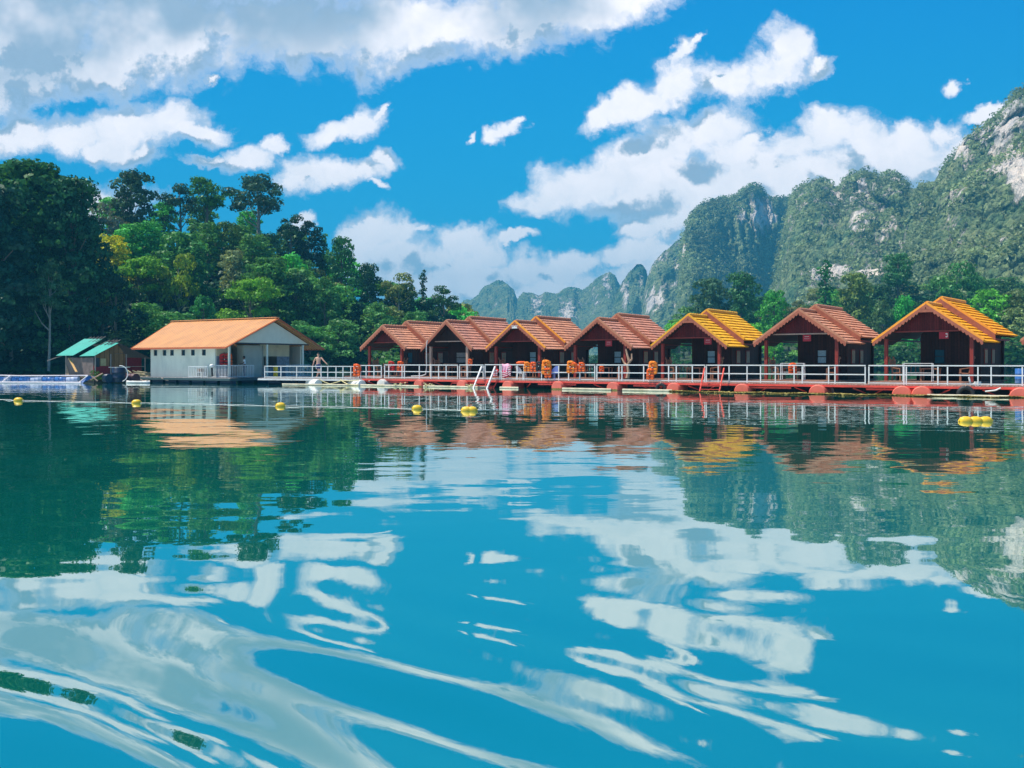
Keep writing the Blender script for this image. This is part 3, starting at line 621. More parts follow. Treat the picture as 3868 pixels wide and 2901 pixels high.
#PART2
# ================================================================ WALKWAY, FLOATS, RAILINGS
def dk_Y(px): return 54.83/(1+.595*(px-CX)/F) if px > 770 else 64.3-(px-560)*0.0157
DA, DB = Vector((-10.4, 61.0, 0)), Vector((34.0, 34.6, 0))
ddir = (DB-DA).normalized(); dang = math.atan2(ddir.y, ddir.x); dlen = (DB-DA).length
EA, EB = Vector((-18.6, 64.4, 0)), DA
edir = (EB-EA).normalized(); eang = math.atan2(edir.y, edir.x); elen = (EB-EA).length
def on_line(px, A, d, off=0.0):      # distance along a deck line whose edge shows at column px (off: metres behind the edge)
    nrm = Vector((-d.y, d.x, 0)); o = A+nrm*off; k = (px-CX)/F
    return (k*o.y-o.x)/(d.x-k*d.y)
WHITE = mat('white_paint', (0.70, 0.70, 0.69), 0.45, 0.06, 3, 0, dirt=(0.45, 0.40, 0.34), dirt_amt=0.5)
REDP = mat('red_paint', (0.75, 0.075, 0.050), 0.5, 0.18, 2.0, 0, dirt=(0.20, 0.05, 0.035), dirt_amt=0.5)
DRUMR = mat('salmon_drum', (0.72, 0.15, 0.10), 0.45, 0.12, 2.0, 0, dirt=(0.42, 0.10, 0.07), dirt_amt=0.5)
DRUMW = mat('white_drum', (0.80, 0.78, 0.74), 0.45, 0.08, 2.0, 0, dirt=(0.5, 0.45, 0.38), dirt_amt=0.6)
DRUMB = mat('blue_drum', (0.010, 0.022, 0.05), 0.35, 0.2, 2.0)
BLUE = mat('bright_blue_drum', (0.04, 0.15, 0.42), 0.35, 0.2, 2.0, dirt=(0.55, 0.60, 0.75), dirt_amt=0.9)
ALGAE = mat('algae', (0.20, 0.17, 0.045), 0.9, 0.4, 6.0, 0.02)
BLACKB = mat('under_frame', (0.05, 0.035, 0.035), 0.8, 0.3)
BOARD = plank_mat('deck_planks', (0.34, 0.22, 0.17), 0, 0.15)
BOARDG = plank_mat('grey_deck_planks', (0.38, 0.35, 0.33), 0, 0.15)
def drum_mb(x, r, y0, y1, z, n=26):
    mb = MB(); prof = []; L = y1-y0
    for (t, k) in ((0, .90), (0.004, .93), (0.03, 1), (.30, 1), (.31, 1.035), (.33, 1.035), (.34, 1), (.64, 1), (.65, 1.035), (.67, 1.035), (.68, 1), (.97, 1), (.996, .93), (1, .90)): prof.append((r*k, t*L))
    M = Matrix.Rotation(R(-90), 3, 'X'); mb.lathe(prof, (x, y0, z), n, M); 
    return mb
def algae_ring(x, r, y0, z):   # the growth left on a drum end near the water line
    mb = MB(); vs = [Vector((x+math.cos(a)*r*1.01, y0, z+math.sin(a)*r*1.01)) for a in np.linspace(math.pi*1.08, math.pi*1.92, 14)]
    zt = 0.07; ks = [v for v in vs]
    a0 = math.asin(max(-1, min(1, (zt-z)/r))); xs = np.linspace(-math.cos(a0)*r, math.cos(a0)*r, 12)
    top = [Vector((x+q, y0, zt+0.018*math.sin(q*40+x*3))) for q in xs]; bot = [Vector((x+q, y0, max(z-math.sqrt(max(0, r*r-q*q)), -0.1))) for q in xs]
    for i in range(11): mb.slab(bot[i], bot[i+1], top[i+1], top[i], 0.012)
    return mb
def deck(name, label, A, ang, L, boards, beam, width, zt):
    w = thing(name, label, 'floating walkway', A, ang)
    MB().box((L/2, width/2+.02, zt-.025), (L, width, .05)).build('deck_boards', boards, w)
    m = MB(); m.box((L/2, .0, zt-.105), (L, .07, .10)); m.box((L/2, .035, zt-.055), (L, .12, .008)); m.build('front_beam', beam, w)
    MB().box((L/2, width, zt-.13), (L, .07, .15)).build('rear_beam', beam, w)
    m = MB(); x = .4
    while x < L: m.box((x, width/2, zt-.12), (.07, width-.1, .10)); x += 1.25
    m.build('joists', beam, w)
    return w
ZD = 0.52
walk = deck('floating_walkway', 'long wooden walkway on red steel beams and salmon red drums running before all the bungalows', DA, dang, dlen, BOARD, REDP, 1.75, ZD)
walk2 = deck('floating_walkway', 'pale walkway on white floats where the bare chested man walks, joining the white house', EA, eang, elen, BOARDG, WHITE, 1.6, 0.47)
m = MB(); x = 0.3
while x < dlen-1:
    m.bar((x, .02, ZD-.2), (x+.5, .5, ZD-.45), .05); m.bar((x+1.5, .02, ZD-.2), (x+1.0, .5, ZD-.45), .05); x += 2.9
m.build('brace', REDP, walk)
m = MB()
for x in np.arange(1.0, dlen-2, 6.3): m.box((x+1.6, .10, ZD-.24), (2.6, .05, .09)); 
m.build('lower_beam', REDP, walk)
for px in (908, 1001, 1100, 1207, 1326.6, 1457, 1604.6, 1767.6, 1949, 1991.5, 2204, 2330):
    x = on_line(px, DA, ddir, -.06); r = float(np.interp(px, [900, 1500, 2000], [.345, .385, .455])); z = ZD-.04-r
    d = drum_mb(x, r, -.36, 1.9, z).build('float_drum', DRUMR, walk); algae_ring(x, r*.93, -.372, z).build('algae_growth', ALGAE, d)
x = on_line(828, DA, ddir, -.06); drum_mb(x, .36, -.34, 1.8, .10).build('float_drum', DRUMW, walk, 'white float drum end')
for px, r in ((675, .30), (768, .32)):
    x = on_line(px, EA, edir, 0); mb = drum_mb(0, r, -.85, .85, 0); o = mb.build('float_drum', DRUMW, walk2); o.location = (x, .15, .47-.06-r); o.rotation_euler = (0, 0, R(58))
m = MB(); 
for k in range(7): m.cyl((.4+k*1.3, .9, .16), (1.5+k*1.3, .9, .16), .24, n=14)
m.build('dark_float_row', DRUMB, walk2)
# dark barrels under the rear of the long walkway
m = MB()
for k in range(30): m.cyl((.5+k*1.7, 1.25, .14), (1.9+k*1.7, 1.25, .14), .22, n=12)
m.build('dark_float_row', BLACKB, walk)
def railing(A, d, ang, posts, label, base, H=.95):
    xs = [on_line(p, A, d, .06) for p in posts]; t = thing('railing', label, 'railing', A, ang, None)
    m = MB(); m.bar((xs[0]-.02, .06, base+H), (xs[-1]+.02, .06, base+H), .05, .055); m.build('top_rail', WHITE, t)
    MB().bar((xs[0], .06, base+H*.52), (xs[-1], .06, base+H*.52), .04, .055).build('middle_rail', WHITE, t)
    MB().bar((xs[0], .06, base+.08), (xs[-1], .06, base+.08), .035, .05).build('bottom_rail', WHITE, t)
    for x in xs: MB().box((x, .06, base+H/2-.02), (.055, .052, H-.06)).build('post', WHITE, t)
railing(EA, edir, eang, [572, 607, 641, 675, 693.7, 708, 726, 741, 758, 774.5], 'white railing beside the bare chested man, left of the bungalows', .47, .86)
railing(DA, ddir, dang, [779, 791, 808, 824], 'short white railing left of the first bungalow, with the orange bundle at its end', ZD, .88)
railing(DA, ddir, dang, [831, 840, 868.7, 873.7, 906, 931, 947.6, 964, 988.8], 'white railing before the first bungalow, nearest the white float drum', ZD, .92)
railing(DA, ddir, dang, [993, 1009.5, 1044], 'short white railing before the second bungalow, left of the white ladder', ZD, .93)
railing(DA, ddir, dang, [1048, 1080, 1083, 1117.5, 1131.8, 1170, 1207, 1228.5, 1252.6, 1285], 'white railing hung with orange life jackets before the third bungalow', ZD)
railing(DA, ddir, dang, [1289.5, 1337, 1343.6, 1390.5, 1401, 1444.5, 1461, 1495.7, 1522.7], 'white railing before the fourth bungalow, ending at the red ladder', ZD)
railing(DA, ddir, dang, [1526, 1551.7, 1575, 1613.9, 1643, 1675, 1715.5, 1733, 1790, 1803.7, 1869], 'white railing before the sixth bungalow, right of the red ladder', ZD)
railing(DA, ddir, dang, [1877, 1952.6, 1957.8, 2026, 2046.8, 2112.5, 2141, 2208.3, 2275], 'white railing before the seventh bungalow, running out of the right edge', ZD)

# ================================================================ BUNGALOWS
def tile_mat(name, col, dark, edge):
    m = bpy.data.materials.new(name); m.use_nodes = True; t = NT(m.node_tree); b = t.n['Principled BSDF']
    tc = t.new('ShaderNodeTexCoord'); at_ = t.new('ShaderNodeAttribute'); at_.attribute_name = 'tile'
    wn = t.new('ShaderNodeTexWhiteNoise'); wn.noise_dimensions = '1D'; t.l.new(at_.outputs['Fac'], wn.inputs['W'])
    n = t.noise(tc.outputs['Object'], 0.9, 5, .65)
    c = t.mix(t.rng(n.outputs[0], .42, .68, 0, .8, True), rgb(col), rgb(dark))
    k = t.m('MULTIPLY', t.rng(wn.outputs[0], 0, 1, .78, 1.18), t.rng(t.noise(tc.outputs['Object'], 9, 3, .6).outputs[0], .3, .7, .85, 1.12))
    v = t.vm('SCALE', c); t.put(v.node.inputs[3], k); t.l.new(v, b.inputs['Base Color']); b.inputs['Roughness'].default_value = .62; b.inputs['Specular IOR Level'].default_value = .3
    return m
T_SAL = tile_mat('tile_salmon', (0.60, 0.275, 0.16), (0.42, 0.20, 0.14), 0)
T_PNK = tile_mat('tile_pink', (0.56, 0.25, 0.17), (0.38, 0.19, 0.15), 0)
T_YEL = tile_mat('tile_yellow', (0.78, 0.42, 0.02), (0.60, 0.30, 0.02), 0)
T_ORG = tile_mat('tile_orange_yellow', (0.82, 0.38, 0.010), (0.66, 0.27, 0.012), 0)
V_BRN = mat('verge_brown', (0.46, 0.20, 0.11), .6, .15, 3); V_ORG = mat('verge_orange', (0.85, 0.34, 0.03), .6, .12, 3); V_YEL = mat('verge_yellow', (0.74, 0.36, 0.02), .6, .12, 3)
BARGE = mat('carved_bargeboard', (0.33, 0.10, 0.055), .6, .25, 5)
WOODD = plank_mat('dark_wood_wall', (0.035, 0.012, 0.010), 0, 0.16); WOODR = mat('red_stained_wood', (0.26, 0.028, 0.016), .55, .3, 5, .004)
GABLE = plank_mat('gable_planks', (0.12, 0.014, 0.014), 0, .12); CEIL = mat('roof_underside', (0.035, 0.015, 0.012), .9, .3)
CURT = mat('pale_blue_curtain', (0.26, 0.42, 0.48), .8, .25, 14); GLASSD = mat('dark_glass', (0.02, 0.035, 0.05), .15, .1)
CARV = mat('carved_wood', (0.34, 0.15, 0.08), .55, .35, 9, .01); PALEW = mat('pale_wood_trim', (0.50, 0.34, 0.26), .6, .2, 6)
FLOORW = plank_mat('porch_planks', (0.28, 0.15, 0.11), 1, .16)
SIGNR = mat('sign_red', (0.42, 0.012, 0.025), .5, .1); CREAM = mat('sign_marks', (0.75, 0.70, 0.62), .6, .05)
def tiles(name, hw, pz, ez, v0, v1, m, parent):
    """overlapping roof tiles: each row has a curved lower lip raised over the next"""
    rise = pz-ez; Ls = math.hypot(hw, rise); nr = max(6, round(Ls/.30)); nc = round((v1-v0)/.27); seg = 4
    vs, fs, tl = [], [], []
    for side in (-1, 1):
        sd = Vector((side*hw/Ls, 0, -rise/Ls)); nn = Vector((side*rise/Ls, 0, hw/Ls))
        def P(s, v, h): q = Vector((0, v, pz))+sd*s+nn*h; return (q.x, q.y, q.z)
        for r in range(nr):
            s0 = Ls*r/nr; s1 = Ls*(r+1)/nr
            for c in range(nc):
                off = .5*(r % 2); tid = r*131+c*7+(side+1)*999
                b = len(vs)
                for k in range(seg+1):
                    f = k/seg; v = v0+(v1-v0)*(c+f)/nc
                    wav = abs(math.sin((f)*math.pi)); lip = .050*wav; 
                    vs.append(P(s0, v, .008+.045*wav)); vs.append(P(s1-.05+.13*wav, v, .050+.085*wav)); vs.append(P(s1-.07+.10*wav, v, -.010+.02*wav)); tl.extend([tid]*3)
                for k in range(seg):
                    a = b+3*k; q = [(a, a+3, a+4, a+1), (a+1, a+4, a+5, a+2)]
                    if side < 0: q = [tuple(reversed(f_)) for f_ in q]
                    fs.extend(q)
    me = bpy.data.meshes.new(name); me.from_pydata(vs, [], fs); me.update(); a = me.attributes.new('tile', 'FLOAT', 'POINT'); a.data.foreach_set('value', np.array(tl, dtype=np.float32)); me.materials.append(m)
    o = bpy.data.objects.new(name, me); C.objects.link(o); o.parent = parent; return o
def barge(hw, pz, ez, v, m, parent, scal=True, name='bargeboard', h=.20):
    mb = MB(); 
    for side in (-1, 1):
        a = Vector((0, v, pz)); b = Vector((side*hw, v, ez)); d = b-a; L = d.length; d.normalize(); n = max(4, round(L/.22))
        for i in range(n):
            p0 = a+d*(L*i/n); p1 = a+d*(L*(i+1)/n); dn = Vector((0, 0, -1)); k = 4
            top = [p0.lerp(p1, j/k) for j in range(k+1)]; bot = [q+dn*(h+((.11*math.sin(math.pi*j/k)-.05) if scal else 0)) for j, q in enumerate(top)]
            for j in range(k): mb.slab(bot[j], bot[j+1], top[j+1], top[j], .03 if side > 0 else -.03)
    return mb.build(name, m, parent)
def verge(hw, pz, ez, v, m, parent):
    mb = MB()
    for side in (-1, 1):
        a = Vector((0, v+.07, pz+.10)); b = Vector((side*(hw+.02), v+.07, ez+.10)); mb.bar(a, b, .15, .08, up=(0, 1, 0))
    return mb.build('verge_cap', m, parent)
def ridge_cap(pz, v0, v1, m, parent):
    mb = MB(); n = max(3, round((v1-v0)/.33))
    for i in range(n): a = v0+(v1-v0)*i/n; mb.cyl((0, a, pz+.07), (0, a+(v1-v0)/n*1.04, pz+.085), .10, .125, 8)
    return mb.build('ridge_cap', m, parent)
HDATA = [ # peak column,row, back peak row, back ridge, half width, eave row, gap, angle, tile, verge
 (826, 704, 695, 2.35, 753, 4.9, 33, T_SAL, V_BRN), (963.3, 693.2, 685.4, 2.4, 754, 4.8, 33, T_PNK, V_BRN), (1112, 694, 684.7, 2.52, 753.5, 4.6, 33, T_SAL, V_ORG),
 (1290.3, 688.3, 679, 2.58, 751, 4.5, 34, T_PNK, V_BRN), (1486.5, 680.3, 670.4, 2.62, 748, 4.3, 36, T_YEL, V_YEL), (1724.8, 668.8, 660.4, 2.80, 741, 4.1, 38, T_SAL, V_BRN),
 (2000, 655, 644.6, 2.92, 738, 3.9, 41, T_ORG, V_ORG), (2343, 640, 630, 2.9, 735, 3.8, 41, T_SAL, V_BRN)]
ORD = ['first', 'second', 'third', 'fourth', 'fifth', 'sixth', 'seventh', 'eighth']
HL = ['salmon tiled bungalow, leftmost and smallest of the row, with dark open porch', 'second bungalow from the left, pinkish tiles, pale trimmed gable and a thin white pipe post',
      'third bungalow from the left, salmon tiles edged with bright orange verge boards', 'fourth bungalow from the left, pinkish tiles and a pale driftwood figure on its porch',
      'bright yellow tiled bungalow, fifth from the left, behind the red ladder', 'sixth bungalow with orange brown tiles, red posts and red gable planks',
      'largest bungalow at the right with orange yellow tiles and a red number plate', 'roof corner of the last bungalow cut by the right edge of the picture']
HOUSES = []
HANG = []
for i, (px, py, bpy_, hw, ey, gap, adeg, TM, VM) in enumerate(HDATA):
    Y = dk_Y(px)+gap; hw = hw*(Y/({0: 69.8, 1: 66.5, 2: 63.2, 3: 59.7, 4: 56.4, 5: 52.7, 6: 49.4, 7: 46}[i])); pz = HC+(HY-py)/F*Y-.10; ez = HC+(HY-ey)/F*Y-.06
    bz = HC+(HY-bpy_)/F*(Y+2.2)-.10; dz = bz-pz
    h = thing('floating_bungalow', HL[i], 'bungalow', (gx_(px, Y), Y, 0), -R(adeg), 'tiled bungalows in the row' if False else None)
    HOUSES.append((h, hw, pz, ez, Y)); v1 = 7.6; vb = 2.7; n = i+1
    rf = tiles('front_roof', hw, pz, ez, 0, vb+.6, TM, h); tiles('rear_roof', hw*.99, pz+dz, ez+dz*1.05, vb, v1, TM, h)
    m = MB()
    for s in (-1, 1):
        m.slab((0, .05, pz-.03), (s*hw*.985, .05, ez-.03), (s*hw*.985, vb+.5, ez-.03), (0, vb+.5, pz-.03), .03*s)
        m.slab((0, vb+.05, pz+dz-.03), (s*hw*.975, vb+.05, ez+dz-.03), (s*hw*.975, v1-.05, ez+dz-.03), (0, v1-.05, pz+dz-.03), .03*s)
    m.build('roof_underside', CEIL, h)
    barge(hw, pz+.06, ez+.06, -.05, BARGE, h, scal=i not in (1,)); verge(hw, pz, ez, -.05, VM, h); ridge_cap(pz+.03, .05, vb, VM if i in (4, 6) else V_BRN, h)
    rb = barge(hw*.99, pz+dz+.06, ez+dz+.06, vb-.04, BARGE, h, scal=False, name='rear_bargeboard', h=max(.30, dz+.12)); verge(hw*.99, pz+dz, ez+dz, vb-.04, VM, h); ridge_cap(pz+dz+.03, vb+.1, v1, VM if i in (4, 6) else V_BRN, h)
    # gable panel with lower beam
    gz = ez+.30*(pz-ez)*1.0+.05; gw = hw*(pz-gz)/(pz-ez)*.97
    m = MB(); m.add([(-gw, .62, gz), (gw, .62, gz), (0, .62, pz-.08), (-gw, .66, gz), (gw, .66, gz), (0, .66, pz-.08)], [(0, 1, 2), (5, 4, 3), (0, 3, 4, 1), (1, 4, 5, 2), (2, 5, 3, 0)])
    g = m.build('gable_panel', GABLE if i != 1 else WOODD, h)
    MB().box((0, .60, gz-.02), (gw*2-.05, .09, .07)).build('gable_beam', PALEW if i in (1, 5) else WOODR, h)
    if i in (2, 4, 6): MB().box((0, -.02, pz-.30), (.75, .05, .16)).box((0, -.045, pz-.21), (.55, .02, .03)).build('peak_board', BARGE if i != 2 else WHITE, h)
    pw = hw-.62
    FZ = ZD+.10
    for s in (-1, 1):
        for v in (.35,): MB().box((s*pw, v, (FZ+ez+.25)/2), (.17, .17, ez+.25-FZ)).build('post', WOODR if i not in (1,) else PALEW, h)
        MB().box((s*pw, v1-.5, (FZ+ez)/2+.1), (.16, .16, ez+.2-FZ)).build('post', WOODD, h)
        MB().bar((s*(hw-.35), .2, ez+.22), (s*(hw-.35), v1-.2, ez+.22), .09, .10).build('eave_beam', WOODR, h)
    # floor raft under the house
    MB().box((0, (v1-2.2)/2, FZ-.04), (pw*2+.3, v1+2.2, .08)).build('floor', FLOORW, h)
    m = MB(); m.box((0, -2.15, FZ-.14), (pw*2+.3, .08, .13)); m.box((-pw, 2.6, FZ-.14), (.08, v1+1.8, .13)); m.box((pw, 2.6, FZ-.14), (.08, v1+1.8, .13)); m.build('floor_beam', WOODR, h)
    m = MB()
    for k in range(5): m.cyl((-pw, -1.2+k*2.0, .16), (pw, -1.2+k*2.0, .16), .27, n=14)
    m.build('raft_drums', BLACKB, h)
    # room: front wall (with door and window), side walls, back wall
    r0, r1, rv0, rv1 = -pw*.42, pw-.08, 2.35, v1-.6; top = ez+.55; T = .08
    if i == 0: r0 = -.05
    if i in (1, 2): r0 = -pw+.1
    if i == 3: r0 = -pw*.66
    m = MB(); wx = r0+(r1-r0)*.50; ww = .27; wz0, wz1 = FZ+.95, FZ+1.72; dx0 = r0+.08; dx1 = dx0+.75
    if i == 6: wx = r0+.95
    if i == 1: wx, ww = -.35, .48
    m.box(((r0+wx-ww)/2, rv0, (FZ+top)/2), (wx-ww-r0, T, top-FZ)); m.box(((wx+ww+r1)/2, rv0, (FZ+top)/2), (r1-wx-ww, T, top-FZ))
    m.box((wx, rv0, (FZ+wz0)/2), (2*ww, T, wz0-FZ)); m.box((wx, rv0, (wz1+top)/2), (2*ww, T, top-wz1))
    m.add([(r0, rv0, top), (r1, rv0, top), (min(r1, hw*(pz-top)/(pz-ez))*.3, rv0, pz-.25)], [(0, 1, 2)])
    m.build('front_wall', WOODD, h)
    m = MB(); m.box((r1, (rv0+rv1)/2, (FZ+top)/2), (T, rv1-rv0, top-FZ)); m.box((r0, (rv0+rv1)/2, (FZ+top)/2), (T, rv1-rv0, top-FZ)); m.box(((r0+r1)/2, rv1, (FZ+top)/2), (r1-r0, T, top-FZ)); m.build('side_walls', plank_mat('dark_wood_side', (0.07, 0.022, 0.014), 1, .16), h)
    w = MB()
    for zz in (wz0, (wz0+wz1)/2, wz1): w.box((wx, rv0-.05, zz), (2*ww+.08, .05, .045))
    for xx in (wx-ww, wx+ww): w.box((xx, rv0-.05, (wz0+wz1)/2), (.045, .05, wz1-wz0))
    w = w.build('window', WOODD, h); MB().box((wx, rv0, (wz0+wz1)/2), (2*ww-.02, .02, wz1-wz0-.02)).build('pane', (GLASSD if i in (0, 6) else mat('grey_lace', (0.24, 0.25, 0.25), .8, .5, 16) if i == 1 else CURT), w)
    for k, vv in enumerate((rv0+1.0, rv0+2.6)):
        w = MB().box((r1+.05, vv, (wz0+wz1)/2), (.05, .62, wz1-wz0+.08)).build('window', WOODR, h)
        MB().box((r1+.085, vv-.14, (wz0+wz1)/2), (.02, .24, wz1-wz0-.06)).box((r1+.085, vv+.14, (wz0+wz1)/2), (.02, .24, wz1-wz0-.06)).build('pane', mat('pale_curtain', (0.38, 0.34, 0.24), .8, .3, 12), w)
    if i in (3, 4, 5, 6):
        sx = {3: .55, 4: 1.05, 5: .30, 6: .75}[i]; s = MB().box((sx, .52, gz-.26), (.46, .03, .36)).build('number_plate', SIGNR, h)
        m = MB()
        if i == 6:       # the two pale strokes of its number
            for (dx, dz_) in ((.13, .08), (.13, -.07)):
                m.add([], []); m.lathe([(.030, -.004), (.042, -.004), (.042, .004), (.030, .004)], (sx+dx, .498, gz-.26+dz_), 12, Matrix.Rotation(R(90), 3, 'X'))
            m.box((sx+.19, .498, gz-.26), (.02, .008, .2))
        else:
            m.box((sx, .498, gz-.18), (.26, .008, .018)); m.box((sx, .498, gz-.30), (.30, .008, .012))
        m.build('plate_marks', CREAM, s)
# ---------------------------------------------------------------- porch furniture
def chair(proto=[None]):
    if proto[0] is None:
        t = thing('carved_chair', 'x', 'chair')
        m = MB(); m.slab((-.26, -.25, .44), (.26, -.25, .44), (.26, .25, .42), (-.26, .25, .42), .05); m.build('seat', CARV, t)
        for sx in (-1, 1):
            m = MB()
            for k in range(7):      # wavy carved back post
                a, b = k/7, (k+1)/7; z0, z1 = .42+a*.75, .42+b*.75
                m.bar((sx*.23+.03*math.sin(a*9), .22+.16*a, z0), (sx*.23+.03*math.sin(b*9), .22+.16*b, z1), .07+.04*math.sin(a*12), .06)
            m.blob((sx*.23, .41, 1.20), (.07, .05, .09), 1); m.build('back_post', CARV, t)
            m = MB(); m.bar((sx*.27, -.22, .62), (sx*.27, .28, .70), .06, .04); m.bar((sx*.27, -.2, .42), (sx*.27, -.2, .62), .05); m.build('armrest', CARV, t)
            MB().bar((sx*.23, -.2, 0), (sx*.23, -.2, .42), .06).build('leg', CARV, t); MB().bar((sx*.23, .24, 0), (sx*.23, .22, .42), .06).build('leg', CARV, t)
        m = MB()
        for k in range(4): m.slab((-.2, .27+.03*k, .55+.15*k), (.2, .27+.03*k, .55+.15*k), (.2, .29+.03*k, .66+.15*k), (-.2, .29+.03*k, .66+.15*k), .03)
        m.build('backrest', CARV, t); proto[0] = t; return t
    return dup(proto[0])
def local(h, u, v, z): a = h.rotation_euler.z; return Vector((h.location.x+u*math.cos(a)-v*math.sin(a), h.location.y+u*math.sin(a)+v*math.cos(a), z))
FZ = ZD+.10
for i, (h, hw, pz, ez, Y) in enumerate(HOUSES[:7]):
    for side, uu, nm in ((-1, -hw+1.15, 'left'), (1, hw-1.05, 'right')):
        c = chair(); c.location = local(h, uu, .75, FZ); c.rotation_euler.z = h.rotation_euler.z+(R(-80) if side > 0 else R(80)); c.scale = (1.05,)*3
        tag(c, 'carved brown wooden chair at the %s side of the %s bungalow porch' % (nm, ORD[i]), 'chair')
    t = thing('porch_table', 'low dark wooden table in the middle of the %s bungalow porch' % ORD[i], 'table', local(h, -.1 if i != 5 else -.9, 1.2, FZ), h.rotation_euler.z)
    MB().box((0, 0, .66), (1.0, .6, .06)).build('tabletop', CARV, t)
    for sx in (-1, 1):
        for sy in (-1, 1): MB().bar((sx*.42, sy*.22, 0), (sx*.42, sy*.22, .64), .07).build('leg', CARV, t)
    b = thing('porch_bench', 'dark wooden bench against the room wall of the %s bungalow' % ORD[i], 'bench', local(h, -hw*.55, 2.0, FZ), h.rotation_euler.z)
    MB().box((0, 0, .42), (1.3, .4, .05)).build('seat', WOODD, b)
    m = MB()
    for k in range(6): m.bar((-.6+.24*k, .18, .45), (-.6+.24*k, .22, .85), .05)
    m.bar((-.65, .22, .88), (.65, .22, .88), .06); m.build('backrest', CARV, b)
    for s in (-1, 1): MB().box((s*.55, 0, .2), (.06, .36, .40)).build('leg', WOODD, b)
# white metal racks on two porches
for i, u0, wd in ((5, -.15, 1.30), (6, -.25, 1.45)):
    h = HOUSES[i][0]; t = thing('clothes_rack', 'white metal frame rack standing on the porch of the %s bungalow' % ORD[i], 'rack', local(h, u0, -.5, FZ), h.rotation_euler.z)
    for s in (-1, 1):
        m = MB(); m.bar((s*wd/2, -.14, 0), (s*wd/2, -.10, .95), .03); m.bar((s*wd/2, .14, 0), (s*wd/2, .10, .95), .03); m.bar((s*wd/2, -.2, .03), (s*wd/2, .2, .03), .035); m.build('end_frame', WHITE, t)
    m = MB(); 
    for z in (.95, .45): m.bar((-wd/2, 0, z), (wd/2, 0, z), .03)
    m.build('cross_rail', WHITE, t)
# thin pipe post of the second bungalow, driftwood figure of the fourth
h = HOUSES[1][0]; q = MB(); q.tube([(-1.55, -.15, 3.2), (-1.6, -.2, 2.7), (-1.58, -.2, 1.2), (-1.62, -.25, .75), (-1.9, -.4, .64), (-2.6, -.7, .62)], .035, 7); q = q.build('drain_pipe', WHITE); q.parent = h
h = HOUSES[3][0]; d = thing('driftwood_figure', 'pale branching driftwood figure standing at the right side of the fourth bungalow', 'driftwood', local(h, HOUSES[3][1]-.35, .1, FZ), h.rotation_euler.z)
DW = mat('driftwood', (0.46, 0.30, 0.20), .8, .3, 8, .02); m = MB()
for pts_, r in (([(0, 0, 0), (.08, 0, .4), (.02, 0, .75), (.12, 0, 1.1)], .13), ([(.02, 0, .75), (-.22, .02, .95), (-.40, 0, 1.28)], .08), ([(.12, 0, 1.1), (.0, 0, 1.45), (-.10, 0, 1.85)], .09), ([(.12, 0, 1.0), (.32, 0, 1.2), (.30, 0, 1.55)], .08)):
    for a, b, k in zip(pts_[:-1], pts_[1:], range(9)): m.cyl(a, b, r*(1-.2*k), r*(1-.2*(k+1)), 8)
m.build('stem', DW, d)

# ================================================================ LONG WHITE HOUSE
WO = Vector((-21.8, 67.0, 0)); wh = thing('floating_house', 'long white walled house on a raft with a big orange metal roof', 'house', WO, -R(31))
def roofmetal(name, col, var=.1):
    m = bpy.data.materials.new(name); m.use_nodes = True; t = NT(m.node_tree); b = t.n['Principled BSDF']; tc = t.new('ShaderNodeTexCoord')
    n = t.noise(t.mapping(tc.outputs['Object'], scale=(1, .15, 1)), 1.5, 5, .6); c = t.vm('SCALE', col); t.put(c.node.inputs[3], t.rng(n.outputs[0], .3, .7, 1-var, 1+var)); t.l.new(c, b.inputs['Base Color'])
    b.inputs['Roughness'].default_value = .45; return m
ORM = roofmetal('orange_metal', (0.68, 0.29, 0.07), .18); ORF = mat('orange_fascia', (0.50, 0.11, 0.035), .5, .15, 2)
WWALL = mat('white_plaster', (0.74, 0.75, 0.64), .8, .10, 1.3, .003, dirt=(0.34, 0.40, 0.37), dirt_amt=.5, stretch=(1, 1, .5))
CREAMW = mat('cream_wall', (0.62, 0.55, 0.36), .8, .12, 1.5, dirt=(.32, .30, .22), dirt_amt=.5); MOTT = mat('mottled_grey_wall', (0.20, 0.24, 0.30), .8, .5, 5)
m = MB(); ez, pz = 2.80, 5.21
def wpt(t, s, side): # t 0..1 along right->left, s 0 ridge..1 eave
    xl = -13.1+1.8*s; x = xl*t; y = 5.35-side*5.35*s; return Vector((x, y, pz+(ez-pz)*s))
NR = 36
for side in (1, -1):
    for k in range(NR):
        t0, t1, t2, t3 = k/NR, (k+.74)/NR, (k+.76)/NR, (k+.98)/NR; up = Vector((0, 0, -.12))
        a0, a1 = wpt(t0, 0, side), wpt(t0, 1, side); b0, b1 = wpt(t1, 0, side), wpt(t1, 1, side); c0, c1 = wpt(t2, 0, side)+up, wpt(t2, 1, side)+up; d0, d1 = wpt(t3, 0, side)+up, wpt(t3, 1, side)+up; e0, e1 = wpt((k+1)/NR, 0, side), wpt((k+1)/NR, 1, side)
        for (p, q, r_, s_) in ((a0, a1, b1, b0), (b0, b1, c1, c0), (c0, c1, d1, d0), (d0, d1, e1, e0)):
            m.quad(*((p, s_, r_, q) if side > 0 else (p, q, r_, s_)))
m.build('roof', ORM, wh)
m = MB()
for side in (1, -1):
    m.bar(wpt(0, 0, side)+Vector((.02, 0, -.06)), wpt(0, 1, side)+Vector((.02, 0, -.06)), .05, .20, up=(1, 0, 0)); m.bar(wpt(1, 0, side)+Vector((-.02, 0, -.06)), wpt(1, 1, side)+Vector((-.02, 0, -.06)), .05, .20, up=(1, 0, 0))
    m.bar(wpt(0, 1, side)+Vector((0, 0, -.07)), wpt(1, 1, side)+Vector((0, 0, -.07)), .05, .14)
